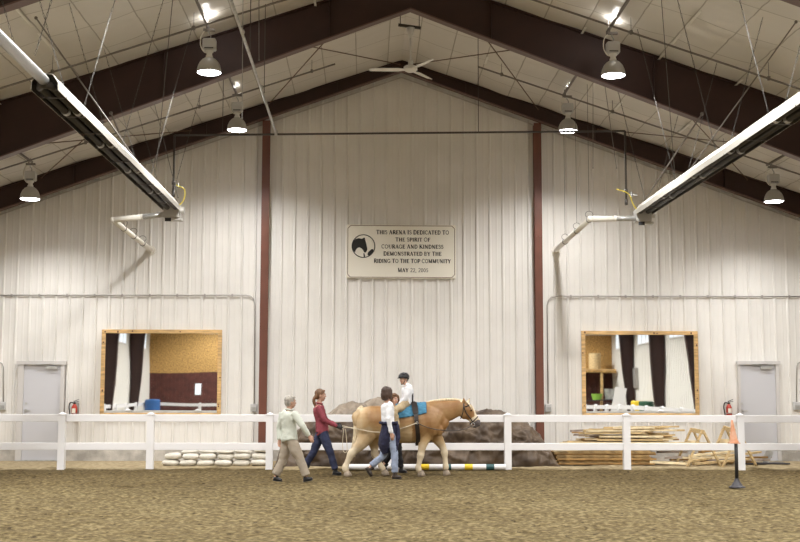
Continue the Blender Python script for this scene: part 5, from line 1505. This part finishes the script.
# blue saddle pad
bm = nb(); rows = []
n1, n2 = 44, 26
for i in range(n1 + 1):
    a = -74 + 148 * i / n1; row = []
    for j in range(n2 + 1):
        px = 395.5 + 30.5 * j / n2 + (0 if abs(a) < 40 else 0)
        row.append(px)
    rows.append([barrel(p, a * (1 - .16 * (p - 395) / 30), .020 + .006 * math.sin(a * .5) * math.sin(p * .9) + .006 * noise.noise(V((p * .3, a * .08, 1)))) for p in row])
def shell(bm, rows, th, axis=None):
    n, m = len(rows), len(rows[0])
    top = [[bm.verts.new(p) for p in r] for r in rows]
    c = sum((p for r in rows for p in r), V()) / (n * m)
    bot = []
    for i in range(n):
        rb = []
        for j in range(m):
            du = rows[min(i + 1, n - 1)][j] - rows[max(i - 1, 0)][j]; dv = rows[i][min(j + 1, m - 1)] - rows[i][max(j - 1, 0)]
            nn = du.cross(dv).normalized()
            if nn.dot(rows[i][j] - (axis or c)) > 0: nn = -nn
            rb.append(bm.verts.new(rows[i][j] + nn * th))
        bot.append(rb)
    for i in range(n - 1):
        for j in range(m - 1):
            bm.faces.new((top[i][j], top[i][j + 1], top[i + 1][j + 1], top[i + 1][j])); bm.faces.new((bot[i][j], bot[i + 1][j], bot[i + 1][j + 1], bot[i][j + 1]))
    for i in range(n - 1):
        for j in (0, m - 1): bm.faces.new((top[i][j], top[i + 1][j], bot[i + 1][j], bot[i][j]))
    for j in range(m - 1):
        for i in (0, n - 1): bm.faces.new((top[i][j], top[i][j + 1], bot[i][j + 1], bot[i][j]))
shell(bm, rows, .016, H(410, 424))
o = setp(obj('saddle_pad', bm, 'pad_blue', smooth=True), "bright blue quilted pad lying across the horse's back", 'saddle pad'); rebase(o, H(410, 405))
pad = o
t = thing('surcingle', "black leather surcingle strapped around the horse's barrel", 'surcingle', H(413, 404))
sp = lambda a: 412.6 + 5.0 * min(1, a / 125)
bm = nb(); strap(bm, sp, -178, 178, 4.2, .034); obj('girth', bm, 'leather', t, smooth=False)
bm = nb(); strap(bm, sp, 20, 62, 5.6, .047, 14); strap(bm, sp, -62, -20, 5.6, .047, 14); obj('panel', bm, 'leather', t)
bm = nb()
tp = barrel(412.4, 0, .05)
tube(bm, [tp + V((0, -.13, -.03)), tp + V((0, -.11, .10)), tp + V((0, -.05, .15)), tp + V((0, .05, .15)), tp + V((0, .11, .10)), tp + V((0, .13, -.03))], .015, 8, 3)
obj('handle', bm, 'leather', t, smooth=True)
bm = nb(); rg = barrel(sp(88), 88, .06)
tube(bm, [rg + V((.022 * math.cos(a), 0, .022 * math.sin(a))) for a in [i * math.pi / 6 for i in range(13)]], .005, 6); obj('ring', bm, 'steel', t)

# bridle
t = thing('bridle', "dark leather bridle on the horse's head", 'bridle', H(468, 412))
def band(c0, c1, rad_l, rad_v, w):
    """strap loop around the head between two pixel points across the head"""
    a, b = H(*c0), H(*c1); c = (a + b) / 2; d = (b - a) / 2; bm = nb()
    ax = d.normalized(); nrm = ax.cross(LT)
    pts = [c + d * 1.08 * math.cos(q) + LT * rad_l * math.sin(q) for q in [i * math.pi / 12 for i in range(25)]]
    loft(bm, pts, [(.011, .005)] * 25, side=nrm, n=6, sub=1, cap=0); return bm
obj('noseband', band((477.6, 416.6), (470.0, 424.0), .078, 0, 0), 'leather', t, smooth=True)
obj('browband', band((470.2, 404.2), (463.6, 407.6), .100, 0, 0), 'leather', t, smooth=True)
for s in (-1, 1):
    bm = nb(); loft(bm, [H(464.6, 401.4, s * .03), H(463.8, 405.6, s * .098), H(466.0, 412.5, s * .108), H(470.6, 418.6, s * .088), H(473.2, 423.4, s * .072)], [(.005, .011)] * 5, side=LT, n=6, sub=3, cap=0); obj('cheek_strap', bm, 'leather', t, smooth=True)
    bm = nb(); loft(bm, [H(463.8, 405.6, s * .098), H(463.0, 412, s * .105), H(461.0, 417.8, s * .06), H(460.5, 418.6, 0)], [(.004, .009)] * 4, side=LT, n=6, sub=3, cap=0); obj('throat_lash', bm, 'leather', t, smooth=True)
    bm = nb(); c = H(473.0, 424.4, s * .078); tube(bm, [c + V((.032 * math.cos(a), 0, .032 * math.sin(a))) for a in [i * math.pi / 6 for i in range(13)]], .005, 6); obj('bit_ring', bm, 'steel', t)
# reins: dark front length bit > surcingle ring, pale length ring > gloves; one near, one far
wn_, wf_ = w2[1]['hdn'], w2[1]['hdf']
for s, lab, hp_ in ((-1, 'near long rein running from the bit through the surcingle to the black gloves', wn_), (1, 'far long rein on the hidden side of the horse, ending at the black gloves', wf_)):
    t = thing('long_rein', lab, 'rein', hp_)
    bit = H(472.6, 425.0, s * .085); ring_ = V((rg.x, YH + s * (YH - rg.y), rg.z))
    bm = nb(); loft(bm, [bit, H(466, 428.6, s * .13), H(456, 430.6, s * .22), H(440, 430.0, s * .295), H(428, 427.5, s * .31), ring_], [(.004, .009)] * 6, side=LT, n=6, sub=4, cap=0); obj('leather_rein', bm, 'rein_dark', t, smooth=True)
    bm = nb(); loft(bm, [ring_, H(404, 427.6, s * .355), H(390, 431.5, s * .345), H(374, 432, s * .34), H(360, 429.5, s * .30), H(350, 427.6, s * .2), hp_ + V((.05, s * .0, .0)), hp_ + V((.02, 0, -.02))], [(.008, .008)] * 8, side=LT, n=6, sub=4, cap=0); obj('rope_rein', bm, 'rein_pale', t, smooth=True)
# hanging loop of spare rein
bm = nb()
a = wn_ + V((.05, -.01, -.02)); 
loft(bm, [a, a + V((-.02, 0, -.2)), a + V((-.01, -.01, -.40)), a + V((.04, -.01, -.44)), a + V((.065, -.01, -.38)), a + V((.05, 0, -.18)), a + V((.03, 0, .0))], [(.010, .006)] * 7, side=LT, n=6, sub=4, cap=0)
o = setp(obj('rein_end', bm, 'rein_pale', smooth=True), 'pale doubled rein end hanging from the black gloves', 'rein'); rebase(o, a)

# --- rider, sitting back to front
Y5 = YH
J = dict(seat=(0, 0, 0), head=(403.9, 379.6, 0), neck=(406.2, 385.8, 0), chest=(407.4, 390.8, 0), waist=(408.0, 398.2, 0), hip=(407.2, 403.6, 0),
         shn=(407.0, 388.4, -.13), eln=(406.2, 397.6, -.17), wrn=(400.6, 404.0, -.12), hdn=(397.8, 405.6, -.10),
         shf=(405.8, 388.4, .13), elf=(404.6, 397.6, .17), wrf=(399.8, 404.0, .12), hdf=(397.0, 405.6, .10),
         hpn=(406.0, 404.5, -.10), knn=(394.6, 411.0, -.36), ann=(397.0, 425.6, -.385), hpf=(406.0, 404.5, .10), knf=(394.6, 411.0, .36), anf=(397.0, 425.6, .385), curl=.4,
         palmn=V((0, 0, -1)), thumbn=V((0, 1, 0)), palmf=V((0, 0, -1)), thumbf=V((0, -1, 0)))
for k, s in (('n', -1), ('f', 1)):
    J['he' + k] = H(398.6, 428.4, s * .39); J['to' + k] = H(392.4, 429.4, s * .42)
w5 = person('child in black riding helmet, white shirt and khaki trousers, seated backwards on the horse', Y5, J, .80, 180, 'skin_light', 'hair_dark', 'helmet', 'shirt_white', 'khaki_light', 'shoe_brown', top_hem=-.02, top_r=1.06, build=1.12, headdir=V((-.84, -.54, 0)), collar=True)
t, P, q, ax, f, lat = w5
s = .80
bm = nb()
def sc3(a): return tuple(x * s for x in a)
ell(bm, q(0, -.006, .060), sc3((.118, .142, .112)), ax, 28)
me_ = None
geom = bmesh.ops.bisect_plane(bm, geom=bm.verts[:] + bm.edges[:] + bm.faces[:], plane_co=q(0, 0, .022), plane_no=-ax[2] * 1 + ax[1] * .26, clear_outer=True)
ed = [e for e in bm.edges if e.is_boundary]; bmesh.ops.contextual_create(bm, geom=ed)
loft(bm, [q(-.08, .095, .046), q(0, .145, .040), q(.08, .095, .046)], [(.03 * s, .008 * s)] * 3, side=ax[1], n=8, sub=3)
he = obj('helmet', bm, 'helmet_black', t, smooth=True)
bm = nb()
for a, b in ((-.045, .0), (0, .0), (.045, .0), (-.045, -.06), (.045, -.06), (-.07, .03), (.07, .03), (0, .07)):
    z = .060 + .112 * math.sqrt(max(0, 1 - (a / .118) ** 2 - ((b + .006) / .142) ** 2))
    ell(bm, q(a, b, z), sc3((.010, .022, .006)), ax, 8)
obj('vent', bm, 'helmet_vent', he)
bm = nb()
for sx in (-1, 1): loft(bm, [q(sx * .088, .02, .04), q(sx * .076, .035, -.04), q(sx * .035, .062, -.100), q(0, .066, -.112)], [(.004, .007)] * 4, side=ax[1], n=6, sub=3, cap=0)
obj('chin_strap', bm, 'leather', he)

# ------------------------------------------------------------------ things reflected from the rear corners
def rear():
    # stacked shelf unit and bins at the rear right, seen in the right mirror
    t = thing('storage_loft', 'plywood storage loft in the rear right corner, seen in the right mirror', 'loft', (9.8, YR + 1, 0))
    bm = nb(); bx(bm, 9.2, 12.1, YR + .05, YR + 1.6, 2.75, 2.85); obj('deck', bm, 'osb', t)
    for x in (9.3, 11.35):
        bm = nb(); bx(bm, x - .06, x + .06, YR + 1.45, YR + 1.57, 0, 2.75); obj('post', bm, 'pine', t)
    bm = nb(); bx(bm, 9.2, 12.1, YR + 1.5, YR + 1.56, 2.85, 2.95); obj('edge_rail', bm, 'pine', t)
    bm = nb(); cyl(bm, (11.15, YR + .9, 2.85), (11.15, YR + .9, 3.75), .3, n=24); rebase(setp(obj('barrel', bm, 'lumber'), 'tan barrel on the storage loft, seen in the right mirror', 'barrel'), (11.15, YR + .9, 2.85))
    t = thing('work_table', 'dark table under the loft, seen in the right mirror', 'table', (9.6, YR + 2.0, 0))
    bm = nb(); bx(bm, 10.3, 11.9, YR + 1.8, YR + 2.5, 1.25, 1.3); obj('tabletop', bm, 'charcoal', t)
    for x in (10.4, 11.8):
        for y in (YR + 1.85, YR + 2.4):
            bm = nb(); bx(bm, x - .03, x + .03, y - .03, y + .03, 0, 1.25); obj('leg', bm, 'charcoal', t)
    mat('lime', (0.30, 0.55, 0.08), .5); mat('bin_blue', (0.03, 0.12, 0.35), .5); mat('bin_green', (0.02, 0.09, 0.05), .5)
    bm = nb(); cyl(bm, (11.0, YR + 2.1, 1.3), (11.0, YR + 2.1, 1.6), .2, .28, n=20); rebase(setp(obj('bucket', bm, 'lime'), 'lime green bucket on the dark table, seen in the right mirror', 'bucket'), (11.0, YR + 2.1, 1.3))
    bm = nb(); cyl(bm, (11.6, YR + 2.1, 1.3), (11.6, YR + 2.1, 1.85), .2, .26, n=20); rebase(setp(obj('bucket', bm, 'galv'), 'grey bucket on the dark table, seen in the right mirror', 'bucket'), (11.6, YR + 2.1, 1.3))
    for x, y, m, c in ((11.5, 1.2, 'yellow_band', 'yellow'), (11.5, 2.9, 'bin_green', 'dark green'), (-11.4, -4.4, 'bin_blue', 'blue')):
        bm = nb(); loft(bm, [(x, y, 0), (x, y, .02), (x, y, 1.2), (x, y, 1.25)], [.30, .32, .36, .30], n=20, sub=1, cap=0); rebase(setp(obj('storage_drum', bm, m, smooth=False), c + ' drum against the side wall, seen in a mirror', 'drum'), (x, y, 0))
    bm = nb(); beam(bm, (11.05, -2.0, .02), (11.35, -1.9, 1.9), .55, .05, up=V((0, 1, 0))); rebase(setp(obj('leaning_panel', bm, 'white_vinyl'), 'tall white panel leaning at the right side wall, seen in the right mirror', 'panel'), (11.2, -2, 0))
    # door opening in the red rear wall with daylight
    bm = nb(); bx(bm, -9.8, -9.5, YR + .022, YR + .04, 1.55, 2.15); w = setp(obj('window_9', bm, 'window_light'), kind='structure')
    bm = nb(); bx(bm, -8.4, -7.2, YR + .022, YR + .05, 1.2, 2.2); w = setp(obj('window_10', bm, 'osb'), kind='structure')
    for x, y, sx in ((-HW + .075, 1.8, 1), (HW - .075, -1.9, -1)):
        bm = nb(); bx(bm, x - .07, x + .07, y - .35, y + .35, 1.9, 2.9); bx(bm, x - .07 + sx * .0, x + .075 * sx + sx * .005, y - .3, y + .3, 1.95, 2.85)
        rebase(setp(obj('electrical_panel', bm, 'conduit'), 'grey electrical panel on the %s side wall, seen in a mirror' % ('left' if sx > 0 else 'right'), 'electrical panel'), (x, y, 1.9))
rear()

bpy.data.objects.remove(TOB[0])
# ------------------------------------------------------------------ light & view
w = bpy.data.worlds.new('world'); scene.world = w; w.use_nodes = True
w.node_tree.nodes['Background'].inputs[0].default_value = (.8, .85, .9, 1); w.node_tree.nodes['Background'].inputs[1].default_value = .3
scene.view_settings.view_transform = 'Standard'
scene.view_settings.look = 'None'
scene.view_settings.gamma = 1
scene.view_settings.use_curve_mapping = False
scene.view_settings.exposure = 0.64
scene.cycles.max_bounces = 8; scene.cycles.diffuse_bounces = 5; scene.cycles.glossy_bounces = 4
scene.cycles.sample_clamp_indirect = 6
